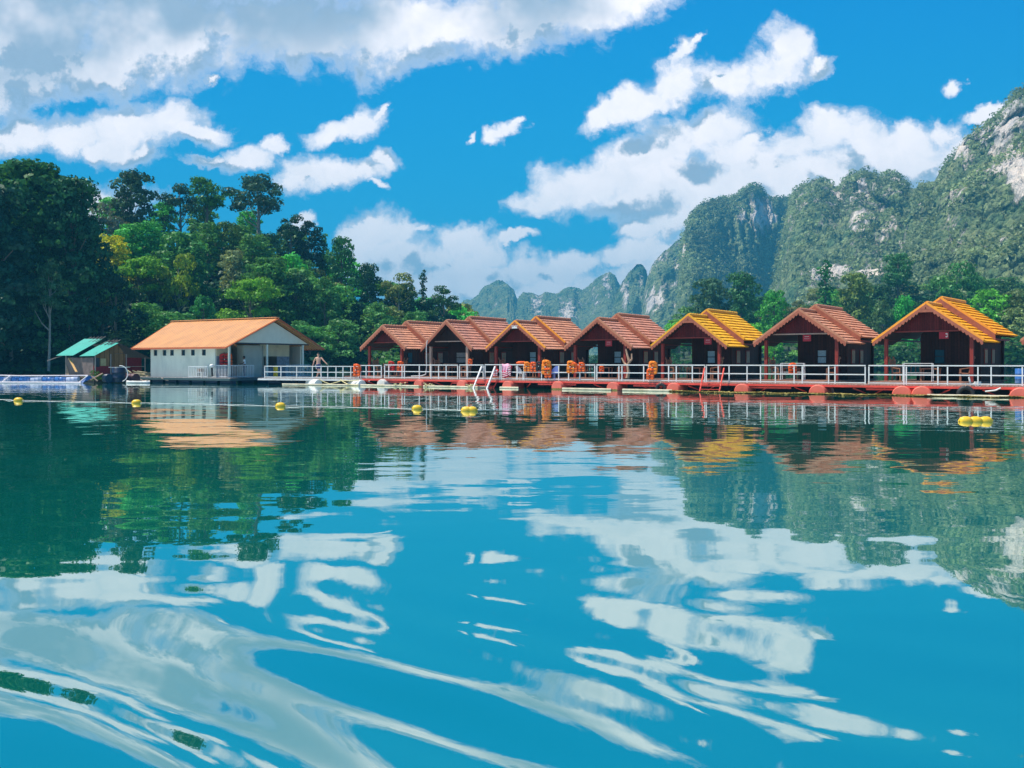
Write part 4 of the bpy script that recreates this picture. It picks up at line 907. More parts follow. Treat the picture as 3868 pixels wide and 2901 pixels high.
m.build('fascia', ORF, wh); MB().bar((0, 5.35, pz+.06), (-13.1, 5.35, pz+.06), .34, .05).build('ridge_cap', mat('ridge_orange', (.78, .36, .15), .45, .1), wh)
m = MB()
for side in (1, -1): m.slab(wpt(.005, 0, side)-Vector((0, 0, .03)), wpt(.005, .99, side)-Vector((0, 0, .03)), wpt(.995, .99, side)-Vector((0, 0, .03)), wpt(.995, 0, side)-Vector((0, 0, .03)), .02*side)
m.build('roof_underside', mat('grey_soffit', (.25, .22, .20), .8), wh)
fz = .42; wt_ = 2.98; wl = -9.8; wr = -2.0
def wx_at(px, y): k = (px-CX)/F; c, s = math.cos(R(31)), math.sin(R(31)); ox, oy = WO.x+s*y, WO.y+c*y; return (k*oy-ox)/(c+k*s)
wins = [wx_at(p, .75) for p in (337.4, 356.8, 373, 397.4, 418.2, 442)]
m = MB(); y = .75; z0, z1 = 2.14, 2.62; cur = wl
for x in wins: m.box(((cur+x-.21)/2, y, (z0+z1)/2), (x-.21-cur, .12, z1-z0)); cur = x+.21
m.box(((cur+wr)/2, y, (z0+z1)/2), (wr-cur, .12, z1-z0)); m.box(((wl+wr)/2, y, (fz+z0)/2), (wr-wl, .12, z0-fz)); m.box(((wl+wr)/2, y, (z1+wt_)/2), (wr-wl, .12, wt_-z1)); m.build('front_wall', WWALL, wh)
for x in wins:
    w = MB().box((x-.2, y-.02, (z0+z1)/2), (.03, .10, z1-z0)).box((x+.2, y-.02, (z0+z1)/2), (.03, .10, z1-z0)).box((x, y-.02, z0+.015), (.40, .10, .03)).box((x, y-.02, z1-.015), (.40, .10, .03)).build('window', mat('grey_frame', (.18, .2, .2), .6), wh)
    MB().box((x, y+.03, (z0+z1)/2), (.37, .02, z1-z0-.06)).build('pane', GLASSD, w)
m = MB(); m.box((wl+.06, 5.35, (fz+wt_)/2), (.12, 9.05, wt_-fz)); m.box(((wl+wr)/2, 9.95, (fz+wt_)/2), (wr-wl, .12, wt_-fz)); m.add([(wl+.05, .85, wt_), (wl+.05, 9.85, wt_), (wl+.05, 5.35, pz-.1)], [(0, 1, 2)]); m.build('side_walls', WWALL, wh)
# gable panel
def gp(x): return [(x, 1.5, 3.16), (x, 9.2, 3.16), (x, 5.35, 3.16+3.85*(pz-ez)/5.35*.99)]
m = MB(); m.add(gp(-.45)+gp(-.51), [(0, 1, 2), (5, 4, 3), (0, 3, 4, 1), (1, 4, 5, 2), (2, 5, 3, 0)]); m.build('gable_panel', mat('cream_gable', (.72, .68, .54), .8, .06, 2), wh)
MB().box((-.48, 5.35, 3.10), (.10, 7.9, .10)).build('gable_beam', mat('dark_beam', (.06, .06, .06), .7), wh)
# veranda walls
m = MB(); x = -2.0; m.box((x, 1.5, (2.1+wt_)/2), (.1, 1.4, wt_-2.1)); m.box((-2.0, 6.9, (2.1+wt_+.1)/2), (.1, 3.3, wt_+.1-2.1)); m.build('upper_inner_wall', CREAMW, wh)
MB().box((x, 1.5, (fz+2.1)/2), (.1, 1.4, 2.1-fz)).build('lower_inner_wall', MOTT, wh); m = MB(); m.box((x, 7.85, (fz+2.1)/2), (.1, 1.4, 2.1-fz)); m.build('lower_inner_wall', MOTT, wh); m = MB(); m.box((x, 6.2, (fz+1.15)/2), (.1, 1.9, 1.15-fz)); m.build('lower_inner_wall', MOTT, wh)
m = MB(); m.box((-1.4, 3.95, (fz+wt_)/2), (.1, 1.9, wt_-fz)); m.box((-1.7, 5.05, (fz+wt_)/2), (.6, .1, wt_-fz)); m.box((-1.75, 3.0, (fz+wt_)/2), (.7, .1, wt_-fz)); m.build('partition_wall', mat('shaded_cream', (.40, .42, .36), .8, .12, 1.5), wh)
for y in (.76, 4.64, 8.66): MB().box((-.5, y, (fz+3.1)/2), (.13, .13, 3.1-fz)).build('post', WWALL, wh)
m = MB(); m.box((-5.0, 5.2, fz-.05), (11.2, 10.6, .10)); m.build('floor', BOARDG, wh)
MB().box((-5.0, -.12, fz-.13), (11.2, .08, .17)).box((.62, 5.2, fz-.13), (.08, 10.6, .17)).build('floor_beam', mat('teal_beam', (.03, .07, .08), .6), wh)
m = MB()
for k in range(7): m.cyl((-10.3+k*1.6, .25, .10), (-9.0+k*1.6, .25, .10), .22, n=14)
for k in range(6): m.cyl((.2, 1.2+k*1.6, .10), (.2, 2.4+k*1.6, .10), .22, n=14)
m.build('raft_drums', DRUMB, wh)
def balusters(name, pts_, z, H, step, m_, parent):
    m = MB()
    for a, b in zip(pts_[:-1], pts_[1:]):
        a, b = Vector(a), Vector(b); n = max(2, round((b-a).length/step)); m.bar((a.x, a.y, z+H), (b.x, b.y, z+H), .05); m.bar((a.x, a.y, z+.08), (b.x, b.y, z+.08), .045)
        for k in range(n+1): q = a.lerp(b, k/n); m.bar((q.x, q.y, z), (q.x, q.y, z+H), .032)
    return m.build(name, m_, parent)
balusters('balustrade', [(-2.0, .45, 0), (-.35, .45, 0), (-.35, 3.1, 0)], fz, .95, .17, WHITE, wh)
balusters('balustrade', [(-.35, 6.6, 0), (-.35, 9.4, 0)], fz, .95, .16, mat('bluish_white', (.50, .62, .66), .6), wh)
balusters('balustrade', [(-4.2, -.05, 0), (-2.0, -.05, 0)], fz, .85, .2, WHITE, wh)
def house_local(x, y, z): c, s = math.cos(R(31)), math.sin(R(31)); return Vector((WO.x+c*x+s*y, WO.y-s*x+c*y, z))
# things on the white house raft
st = thing('small_table', 'small table with a planter standing before the white wall of the long house', 'table', house_local(-3.1, .25, fz), -R(31))
MB().box((0, 0, .42), (.7, .45, .04)).build('tabletop', WHITE, st)
for sx in (-1, 1): MB().box((sx*.3, 0, .2), (.04, .4, .40)).build('leg', WHITE, st)
MB().box((0, -.02, .58), (.42, .28, .26)).build('crate', mat('brown_crate', (.22, .14, .10), .8, .3), None)
cr = bpy.data.objects['crate']; cr.location = st.location+Vector((0, 0, 0)); cr.rotation_euler.z = -R(31); tag(cr, 'small brown crate on the little table before the white wall', 'crate')
om = thing('outboard_motor', 'white topped outboard motor leaning on the balustrade of the white house', 'motor', house_local(-1.75, .15, fz), -R(31))
MB().blob((0, 0, .92), (.20, .16, .15), 2).build('cowling', WHITE, om); MB().cyl((0, 0, .8), (.05, 0, .25), .07).build('shaft', mat('black_rubber', (.02, .02, .022), .6), om)
m = MB(); m.blob((.06, 0, .2), (.10, .05, .12), 1); m.bar((.06, -.15, .18), (.06, .15, .18), .03); m.build('propeller', MATS['black_rubber'], om)
YEL = mat('yellow_plastic', (.85, .52, .02), .4, .1, 4)
jc = thing('yellow_jerrycan', 'stack of yellow cans standing at the corner of the white house deck', 'can', house_local(.35, 4.75, fz), -R(31))
for k in range(2): bevel(MB().box((0, 0, .22+k*.46), (.30, .24, .43)).build('can', YEL, jc), .04); MB().cyl((.08, 0, .435+k*.46), (.08, 0, .47+k*.46), .03).build('cap', YEL, jc)

# ================================================================ SHACK WITH GREEN ROOF
SP = Vector((gx_(194, 72), 72.0, 0)); sh = thing('floating_shack', 'ramshackle wooden shack with a turquoise sheet roof, left of the white house', 'shack', SP, -R(40)); sh.scale = (1.05, .80, 1)
# local x: ridge direction towards the viewer, y: across; front gable wall at x=0
def corr(p00, p10, p11, p01, n, amp, up=(0, 0, 1)):
    m = MB(); p00, p10, p11, p01 = map(Vector, (p00, p10, p11, p01)); U = Vector(up)
    for k in range(n):
        for j in range(2):
            a, b = (k+j/2)/n, (k+(j+1)/2)/n; ha, hb = (0, amp) if j == 0 else (amp, 0)
            q = [p00.lerp(p10, a)+U*ha, p00.lerp(p10, b)+U*hb, p01.lerp(p11, b)+U*hb, p01.lerp(p11, a)+U*ha]; m.slab(q[0], q[1], q[2], q[3], .012)
    return m
TURQ = mat('turquoise_sheet', (0.03, 0.36, 0.28), .5, .12, 1.2, dirt=(.03, .20, .17), dirt_amt=.4)
corr((-2.2, 2.95, 3.35), (.35, 2.75, 3.20), (.45, .15, 2.12), (-2.2, .2, 2.1), 12, .02).build('roof_sheet', TURQ, sh)
corr((-5.6, 2.7, 3.65), (-2.6, 2.9, 3.60), (-2.35, -.35, 2.16), (-5.6, -.3, 2.16), 14, .02).build('roof_sheet', TURQ, sh)
m = MB()
for x in (-5.2, -4.6, -3.9, -3.3, -2.7, -1.9, -1.2, -.6, -.1): m.cyl((x, 2.2, 3.35 if x < -2.4 else 3.08), (x+.05, 3.25, 3.82 if x < -2.4 else 3.50), .035, n=6)
MB().cyl((-5.7, -1.1, 1.72), (-5.4, .3, 2.2), .05, n=6).build('eave_pole', mat('weathered_pole', (.20, .17, .15), .9, .3), sh); m.build('roof_poles', mat('weathered_pole', (.20, .17, .15), .9, .3), sh)
m = MB(); m.slab((.35, 2.85, 3.22), (-4.6, 2.85, 3.22), (-4.6, 6.0, 2.0), (.45, 6.3, 1.95), -.04); m.build('rear_roof', mat('dark_thatch', (.07, .06, .055), .95, .4, 8, .03), sh)
TAN = plank_mat('tan_board', (.24, .13, .055), 1, .5, var=.15); TAN2 = mat('tan_panel', (.30, .17, .08), .85, .3, 3); MAR = mat('maroon_panel', (.22, .012, .022), .8, .35, 6)
FB = .42
m = MB(); m.box((0, 3.1, (FB+2.3)/2), (.06, 1.1, 2.3-FB)); m.box((0, 1.6, (1.3+2.4)/2), (.06, 1.9, 1.1)); m.add([(0, .7, 2.35), (0, 3.6, 2.35), (0, 2.85, 3.15)], [(0, 1, 2)]); m.build('gable_wall', TAN, sh)
MB().box((.01, 1.45, (FB+1.3)/2), (.06, 2.2, 1.3-FB)).build('lower_panel', MAR, sh)
MB().box((-.35, 4.7, (FB+2.0)/2), (.05, 2.0, 2.0-FB)).build('recessed_wall', MAR, sh)
MB().box((.03, 1.35, 1.62), (.04, .55, .60)).build('shutter', mat('pale_yellow_board', (.45, .36, .18), .8, .2), sh)
MB().box((.03, .75, 1.6), (.04, .40, .75)).build('window_opening', GLASSD, sh)
m = MB(); m.box((-2.6, .45, (FB+2.0)/2), (5.0, .06, 2.0-FB)); m.build('side_wall', mat('grey_brown_sheet', (.13, .10, .095), .85, .4, 2), sh)
MB().bar((-3.6, .0, 1.95), (-1.9, -.25, FB+.4), .05, .20, up=(0, 1, 0)).build('leaning_plank', mat('fresh_plank', (.70, .42, .16), .7, .1), sh)
MB().add([(-4.9, .38, FB), (-4.2, .38, FB), (-4.9, .38, 1.5)], [(0, 1, 2), (2, 1, 0)]).build('pale_panel', mat('pale_panel', (.60, .42, .28), .8, .1), sh)
for (x, y) in ((.1, .5), (.1, 2.1), (.1, 3.75), (.1, 5.8), (-4.9, .4)): MB().cyl((x, y, .1), (x, y, 2.3 if y < 5 else 2.0), .06, n=7).build('post', mat('grey_post', (.33, .28, .25), .9, .2), sh)
MB().bar((.12, 3.7, 1.25), (.12, 5.8, 1.25), .05).build('porch_rail', MATS['grey_post'], sh)
MB().box((-2.3, 3.1, FB-.06), (5.6, 6.2, .10)).box((-2.3, 3.1, .12), (5.0, 5.6, .22)).build('raft', mat('wet_logs', (.10, .07, .05), .8, .4, 3), sh)
# barrels and hull before the shack
def barrel(name, label, px, Y, r, L, z, rz, upright=False, m_=DRUMB, cat='barrel'):
    o = drum_mb(0, r, -L/2, L/2, 0).build(name, m_); o.location = (gx_(px, Y), Y, z); o.rotation_euler = (R(90), 0, 0) if upright else (0, 0, rz); return tag(o, label, cat)
barrel('blue_barrel', 'tall dark blue barrel standing upright before the shack', 257, 69.5, .52, 1.15, .62, 0, True)
barrel('blue_barrel', 'dark blue barrel lying left of the upright barrel before the shack', 233, 69.3, .36, .9, .34, R(40))
barrel('blue_barrel', 'dark maroon barrel lying right of the upright barrel before the shack', 286, 70.3, .38, 1.0, .34, R(60), m_=mat('maroon_barrel', (.07, .02, .03), .5, .2))
tb = MB().slab((-.75, -.25, 0), (.75, -.25, 0), (.75, .25, 0), (-.75, .25, 0), .04).build('board', WWALL); tb.location = (gx_(258, 69.5), 69.5, 1.24); tag(tb, 'pale board lying across the top of the upright blue barrel', 'board')
hs = MB(); hs.tube([(gx_(262, 69)+.55*math.cos(a), 68.9, .72+.62*math.sin(a)) for a in np.linspace(-1.3, 1.75, 16)], .035, 6); tag(hs.build('hose', WHITE), 'white hose looped over the upright blue barrel', 'hose')
hl = thing('canoe', 'low white canoe lying at the water beside the barrels left of the white house', 'boat', (gx_(298, 68.5), 68.5, .03), -R(15), None, .8); m = MB(); prof = []
N = 14; secs = []
for k in range(N+1):
    t = k/N*2-1; w = .30*math.sqrt(max(0, 1-t**4)); x = t*1.35; secs.append([(x, -w, .16+.05*t*t), (x, -w*.8, .0), (x, 0, -.08), (x, w*.8, 0), (x, w, .16+.05*t*t), (x, w*.85, .13), (x, 0, .04), (x, -w*.85, .13)])
vs = [v for s_ in secs for v in s_]; fs = [(k*8+j, k*8+(j+1) % 8, (k+1)*8+(j+1) % 8, (k+1)*8+j) for k in range(N) for j in range(8)]; m.add(vs, fs, True); m.build('hull', WHITE, hl)
for x in (-.5, .5): MB().box((x, 0, .14), (.12, .48, .03)).build('thwart', MATS['brown_crate'], hl)
m = MB(); rr = random.Random(3)
for k in range(26): a = Vector((gx_(rr.uniform(283, 326), 73.5), 73.5+rr.uniform(-.6, .6), rr.uniform(.3, .8))); m.cyl(a, a+Vector((rr.uniform(-1.2, 1.2), rr.uniform(-.3, .3), rr.uniform(-.12, .25))), rr.uniform(.03, .07), n=6)
tag(m.build('timber_heap', mat('driftwood_pale', (.42, .36, .22), .9, .35, 4)), 'heap of pale sticks and timber between the shack and the white house', 'timber')
tree('bush0', 208, 69.6, .15, .9, (.05, .14, .03), 'small leafy plant growing at the water edge before the shack', None, 'plant', 'plant', wide=1.2)
m = MB(); m.cyl((gx_(196, 69), 69, .25), (gx_(222, 69), 69, .75), .05, n=6); m.cyl((gx_(198, 69), 68.9, .55), (gx_(212, 69), 68.9, .15), .05, n=6); tag(m.build('poles', DW), 'two crossed pale poles leaning by the barrels before the shack', 'poles')
# pontoon of blue barrels
pt = thing('barrel_pontoon', 'long raft of blue barrels in a white pipe frame at the left edge', 'raft', (gx_(186, 68.4), 68.4, 0), 0)
x = -.75; rr = random.Random(5); k = 0
while x > -13:
    L = rr.choice([.55, .85, .9]); M = MB(); d = drum_mb(0, .24, -L/2, L/2, 0, 16).build('barrel', BLUE if k % 3 else mat('pale_blue_drum', (.40, .46, .62), .4, .2), pt); d.location = (x-L/2, .35+.03*k, .24); d.rotation_euler = (R(rr.uniform(-4, 4)), 0, R(90)); x -= L+.06; k += 1
m = MB(); m.tube([(-13.2, .55, .66), (-8, .45, .62), (-5.5, .3, .56), (0, .3, .58)], .045, 7); m.tube([(-13.2, -.05, .06), (-4, -.05, .05), (-.35, -.1, .03)], .06, 7); m.tube([(0, .3, .58), (-.5, -.1, .04)], .045, 7); m.tube([(-6.05, .3, .58), (-6.5, -.05, .06)], .05, 7); m.build('pipe_frame', mat('pink_white_pipe', (.78, .70, .72), .5, .1), pt)
m = MB(); m.slab((0, .3, .56), (-.5, -.1, .05), (-.2, -.1, .02), (.3, .9, .5), .03); m.build('end_tarp', BLUE, pt)

# ================================================================ THINGS ON THE WALKWAY
def wl_pt(px, off, z): s = on_line(px, DA, ddir, off) if px > 779 else None
def dpt(px, off, z):
    if px > 779: s = on_line(px, DA, ddir, off); o = DA+ddir*s+Vector((-ddir.y, ddir.x, 0))*off
    else: s = on_line(px, EA, edir, off); o = EA+edir*s+Vector((-edir.y, edir.x, 0))*off
    return Vector((o.x, o.y, z))
ORJ = mat('life_jacket_orange', (0.90, 0.13, 0.015), .7, .2, 6); ORJ2 = mat('life_jacket_amber', (0.95, 0.26, 0.02), .7, .2, 6); BLK = MATS['black_rubber']; REDF = mat('red_fabric', (.62, .03, .03), .8, .2, 5)
PINK = mat('pink_cloth', (.80, .38, .50), .9, .1, 6); STR = mat('white_stripe', (.80, .74, .76), .9, .08, 6); CRIM = mat('crimson_cloth', (.50, .02, .08), .9, .2, 6)
RZ = ZD+.95
def cloth(w, h, n=10, k=10, seed=0, amp=.03, over=.25):
    """cloth folded over a rail at local origin, hanging h in front"""
    rr = random.Random(seed); ph = rr.uniform(0, 6); vs = []; m = MB()
    for i in range(k+1):
        for j in range(n+1):
            t = i/k; u = j/n-.5; s = t*(h+over)-over
            y = -.05-.03*math.sin(u*9+ph)*min(1, abs(s)*4) if s > 0 else .06; z = -s if s > 0 else s
            if abs(s) < .04: z = .055; 
            vs.append((u*w*(1-.12*max(0, s)/h)+.02*math.sin(s*14+ph), y+amp*math.sin(u*14+s*5+ph)*(.4 if s < .1 else 1), z+.02*math.sin(u*7+ph)))
    fs = [(i*(n+1)+j, i*(n+1)+j+1, (i+1)*(n+1)+j+1, (i+1)*(n+1)+j) for i in range(k) for j in range(n)]; m.add(vs, fs, True); return m
def jacket(px, off, z, s, label, mt=ORJ, rz=0, group=None, legs=True):
    t = thing('life_jacket', label, 'life jacket', dpt(px, off, z), dang+rz, group, s)
    bevel(MB().slab((-.26, .07, .02), (.26, .07, .02), (.22, .10, -.48), (-.22, .10, -.48), .07).build('back_panel', mt, t), .03)
    for sx in (-1, 1):
        m = MB(); m.slab((sx*.04, -.10, .02), (sx*.25, -.10, .02), (sx*.26, -.13, -.50), (sx*.07, -.12, -.56), .09*(-1 if sx > 0 else 1)); bevel(m.build('front_panel', mt, t), .03)
    m = MB(); m.tube([(-.2, .0, .06), (-.13, -.12, .13), (0, -.15, .15), (.13, -.12, .13), (.2, 0, .06)], .07, 8); m.build('collar', mt, t)
    m = MB()
    for zz in (-.16, -.36): m.bar((-.27, -.155, zz), (.27, -.155, zz), .01, .035)
    m.build('strap', BLK, t); MB().box((0, -.17, -.16), (.06, .02, .05)).build('buckle', WHITE, t)
    return t
jacket(772, .06, .47+.80, 1.15, 'orange life jacket hanging on the white railing left of the first bungalow')
jacket(846, 2.2, RZ+.03, .95, 'red orange life jacket hung under the first bungalow, left one of the two there', REDF)
jacket(866, 2.3, RZ+.02, 1.0, 'red orange life jacket hung under the first bungalow, beside its right post', ORJ)
jacket(1016, 2.4, RZ+.25, .62, 'small orange life jacket on a chair of the second bungalow')
jacket(1139, .02, RZ+.02, .82, 'orange life jacket hanging right of the white plastic chair', ORJ2)
jacket(1153, .02, RZ+.0, .85, 'orange life jacket hanging left of the black one on the railing', ORJ)
jacket(1165, .02, RZ+.04, .80, 'black life jacket hanging between orange ones on the railing', BLK, R(10))
jacket(1181, .0, RZ+.06, 1.18, 'largest amber orange life jacket hanging on the railing of the third bungalow', ORJ2)
jacket(1184, -.05, RZ-.36, .80, 'bright orange life jacket hanging below the largest amber one', ORJ, R(8))
jacket(1234, .0, RZ+.04, 1.0, 'amber life jacket hanging alone left of the fourth bungalow on the railing', ORJ2)
jacket(1241, -.02, RZ-.02, .80, 'orange life jacket overlapping the lone amber one on the railing', ORJ)
jacket(1257, .03, RZ-.0, .78, 'orange life jacket hanging left of the fourth bungalow, nearest its porch', ORJ)
jacket(1411, .0, RZ+.02, 1.0, 'amber orange life jacket hanging before the fifth bungalow', ORJ2)
jacket(1405, -.04, RZ-.38, .85, 'orange life jacket hanging low under the amber one before the fifth bungalow', ORJ)
jacket(1300, 2.2, RZ-.2, .62, 'orange life jacket lying low on the fourth bungalow porch', ORJ)
jacket(1712, 1.9, RZ-.05, .85, 'orange life jacket leaning by the white rack of the sixth bungalow', ORJ, R(25))
o = MB().blob((0, 0, 0), (.34, .16, .13), 2, amp=.12, seed=4).build('red_bundle', ORJ); o.location = dpt(1126, .9, RZ+.10); tag(o, 'red orange bundle lying above the white plastic chair', 'bundle')
tw = thing('striped_towel', 'pink towel with crimson and white stripes draped over the railing', 'towel', dpt(1093, .06, RZ), dang)
cloth(.52, .45, seed=2).build('pink_part', PINK, tw)
m = cloth(.20, .72, seed=3); o = m.build('crimson_part', CRIM, tw); o.location = (.30, 0, 0)
m = MB()
for k in range(6): m.bar((.21, -.10, -.06-.11*k), (.40, -.10, -.10-.11*k), .012, .035)
m.build('stripes', STR, tw)
o = cloth(.42, .38, seed=6, over=.02).build('crimson_part', CRIM, tw); o.location = (-.02, -.01, -.42)
m = MB()
for k in range(3): m.bar((-.2, -.12, -.52-.11*k), (.18, -.12, -.44-.11*k), .012, .035)
m.build('stripes', STR, tw)
tw = thing('striped_towel', 'small red and white striped towel hanging by the white ladder', 'towel', dpt(1071, .0, RZ-.32), dang)
cloth(.36, .42, seed=8, over=.1).build('red_part', REDF, tw); m = MB()
for k in range(4): m.bar((-.17, -.10, -.04-.10*k), (.17, -.10, -.04-.10*k), .012, .04)
m.build('stripes', STR, tw)
# plastic chairs
def pchair(px, off, label, col, rz):
    t = thing('plastic_chair', label, 'chair', dpt(px, off, ZD), rz); m = MB(); m.slab((-.22, -.22, .42), (.22, -.22, .42), (.20, .22, .40), (-.20, .22, .40), .03); m.build('seat', col, t)
    m = MB(); n = 8
    for k in range(n):
        a, b = math.pi*(k/n), math.pi*((k+1)/n); m.slab((.25*math.cos(a), .10+.16*math.sin(a), .42), (.25*math.cos(b), .10+.16*math.sin(b), .42), (.27*math.cos(b), .14+.20*math.sin(b), .62+.26*math.sin(b)), (.27*math.cos(a), .14+.20*math.sin(a), .62+.26*math.sin(a)), .02)
    m.build('backrest', col, t)
    for sx in (-1, 1):
        for sy in (-1, 1): MB().bar((sx*.20, sy*.19, .42), (sx*.25, sy*.24, 0), .04).build('leg', col, t)
pchair(1126, .75, 'white plastic chair behind the railing of the third bungalow', WHITE, R(60))
pchair(1197, .85, 'blue and white plastic chair right of the largest life jacket', mat('blue_plastic', (.12, .18, .45), .5, .1), R(-40))
# ladders
def ladder(pxs, col, label, top, foot, rails, w=.07, zt=None, zb=-.3):
    s0 = on_line(pxs[0], DA, ddir, 0); s1 = on_line(pxs[1], DA, ddir, 0); t = thing('ladder', label, 'ladder', DA+ddir*s0, dang); W_ = s1-s0
    for x in (0, W_): MB().bar((x, top, zt), (x-.12, foot, zb), w, w*.8).build('side_rail', col, t)
    n = 5
    for k in range(1, n+1):
        f = k/(n+.5); z = zb+(zt-zb)*(1-f)*.62; y = foot+(top-foot)*(z-zb)/(zt-zb); MB().bar((-.1, y, z), (W_-.06, y, z), .09, .03).build('rung', rails, t)
    return t
ladder((1041, 1070), WHITE, 'white swim ladder with two slanting handrails going down into the lake', -.02, -1.0, REDP, .095, ZD+.84)
ladder((1056, 1076), REDP, 'narrow pinkish red ladder half behind the white swim ladder', -.05, -.65, REDP, .045, ZD+.02)
ladder((1523, 1565), REDP, 'red A shaped swim ladder standing before the yellow roofed bungalow', -.08, -.75, REDP, .065, ZD+.80)
for px in (1523, 1565):
    pass
# tyres
def tyre(px, off, z, r, label):
    o = thing('tyre', label, 'tyre', dpt(px, off, z), dang+R(8)); m = MB(); n = 22; M = 9; vs = []
    for i in range(n):
        for j in range(M):
            a, b = 2*math.pi*i/n, 2*math.pi*j/M; q = r*.72+r*.28*math.cos(b)*(.9 if abs(math.cos(b)) > .8 else 1); vs.append((q*math.cos(a), r*.30*math.sin(b), q*math.sin(a)))
    m.add(vs, [(i*M+j, ((i+1) % n)*M+j, ((i+1) % n)*M+(j+1) % M, i*M+(j+1) % M) for i in range(n) for j in range(M)], True); m.build('tread', BLK, o)
    m = MB(); m.tube([(0, -.1, r*.9), (0, -.05, r*1.25)], .02); m.build('hanging_rope', PALEW, o)
tyre(1428, -.12, .14, .34, 'black tyre hanging under the walkway before the fifth bungalow'); tyre(2086, -.12, .12, .42, 'black tyre hanging under the walkway before the seventh bungalow')
# floating poles
POLE = mat('bamboo_pole', (.55, .50, .36), .7, .25, 3, dirt=(.30, .26, .10), dirt_amt=.7)
for a, b, off, lab in ((779, 905, -.45, 'pale bamboo pole floating before the first bungalow'), (915, 1050, -.45, 'pale bamboo pole floating before the second bungalow, left of the ladder'), (1080, 1120, -.4, 'short pale pole floating right of the white ladder'), (1215, 1320, -.4, 'pale bamboo pole floating before the fourth bungalow'), (1345, 1452, -.45, 'pale bamboo pole floating beside the left tyre'), (2003, 2180, -.55, 'long grey pole floating before the seventh bungalow')):
    p, q = dpt(a, off, .05), dpt(b, off, .05); m = MB(); n = 8
    for k in range(n): m.cyl(p.lerp(q, k/n), p.lerp(q, (k+1)/n), .065, .06, 8)
    tag(m.build('bamboo_pole', POLE), lab, 'pole')
p, q = Vector((gx_(610, 62.6), 62.6, .05)), Vector((gx_(772, 60.4), 60.4, .05)); m = MB()
for k in range(8): m.cyl(p.lerp(q, k/8), p.lerp(q, (k+1)/8), .06, n=8)
tag(m.build('bamboo_pole', POLE), 'pale pole floating before the white floats near the walking man', 'pole')
# ropes
YR = mat('yellow_rope', (.62, .54, .28), .8, .25, 10)
def rope(pts_, label, r=.035, m_=YR):
    P = [Vector(p) for p in pts_]; out = []
    for i in range(len(P)-1):
        for k in range(6): t = k/6; s = 4*t*(1-t); out.append(P[i].lerp(P[i+1], t)+Vector((0, 0, -.10*s*(P[i]-P[i+1]).length*.3)))
    out.append(P[-1]); m = MB(); m.tube(out, r, 6); return tag(m.build('mooring_rope', m_), label, 'rope')
rope([(gx_(690, 61.8), 61.8, .42), (gx_(712, 61.6), 61.6, .10), (gx_(738, 61.3), 61.3, .36), (gx_(775, 60.6), 60.6, .40)], 'pale rope drooping between the two white floats by the man')
rope([(gx_(735, 61.2), 61.2, .42), (gx_(752, 60.6), 60.6, .10), (gx_(775, 60.3), 60.3, .06)], 'short yellowish rope tied left of the second white float')
for px in (862, 926, 1018): 
    o = dpt(px, -.42, .10); m = MB(); rr = random.Random(px)
    for k in range(14): a = o+Vector((rr.uniform(-.35, .35), rr.uniform(-.12, .12), rr.uniform(-.06, .14))); m.cyl(a, a+Vector((rr.uniform(-.22, .22), rr.uniform(-.1, .1), rr.uniform(-.08, .08))), .032, n=6)
    tag(m.build('rope_knot', YR), {862: 'yellowish rope tangle on the pole right of the white float drum', 926: 'yellowish rope tangle right of the first salmon drum', 1018: 'yellowish rope tangle just left of the white swim ladder'}[px], 'rope')
for a, b, lab in ((300, 330, 'rope loop hanging from the front left corner of the white house raft'), (352, 395, 'rope loop sagging under the white wall of the long house'), (440, 455, 'short rope loop under the small table of the white house')):
    Yp = 72-(a-300)*.022; rope([(gx_(a, Yp), Yp-.3, .36), (gx_((a+b)/2, Yp), Yp-.35, .08), (gx_(b, Yp), Yp-.3, .36)], lab, .04, PALEW)
# white pipes on the seventh bungalow's walkway
m = MB(); m.tube([dpt(2093, .2, ZD+.42), dpt(2097, .2, ZD+.02)], .04); m.tube([dpt(2098, .25, ZD+.03), dpt(2104, .25, ZD+.11), dpt(2112, .25, ZD+.12)], .04); m.box(dpt(2112, .15, ZD+.10), (.28, .1, .2)); tag(m.build('bent_pipe', WHITE), 'white bent pipe piece on the walkway before the seventh bungalow', 'pipe')
m = MB(); m.tube([dpt(2128, -.16, .26), dpt(2150, -.16, .32), dpt(2162, -.16, .44)], .04); tag(m.build('bent_pipe', WHITE), 'white pipe slanting below the walkway beam near the right edge', 'pipe')
barrel('blue_barrel', 'bright blue barrel with a dark red lid behind the railing at the right edge', 2203, 44.5, .22, .75, ZD+.42, 0, True, BLUE)
# floating weed bank
pts = []
for k in range(16000):
    px = random.uniform(1442, 2290); wdt = float(np.interp(px, [1442, 1470, 1600, 1800, 2290], [.05, .9, 1.1, .8, .45])); b = dpt(px, -.25-random.random()*wdt*(1+.35*math.sin(px*.045)), 0)
    pts.append((b.x, b.y, .01+random.random()*.022*(1+math.sin(px*.07)))) 
P = np.array(pts); me = cards('floating_weed', P, np.tile([0, 0, 3.0], (len(P), 1)), .10, m=mat('weed', (.36, .30, .085), .85, .6, 3), seed=9)
o = bpy.data.objects.new('floating_weed', me); C.objects.link(o); tag(o, 'olive yellow water weed floating along the red drums on the right', 'water weed', kind='stuff')
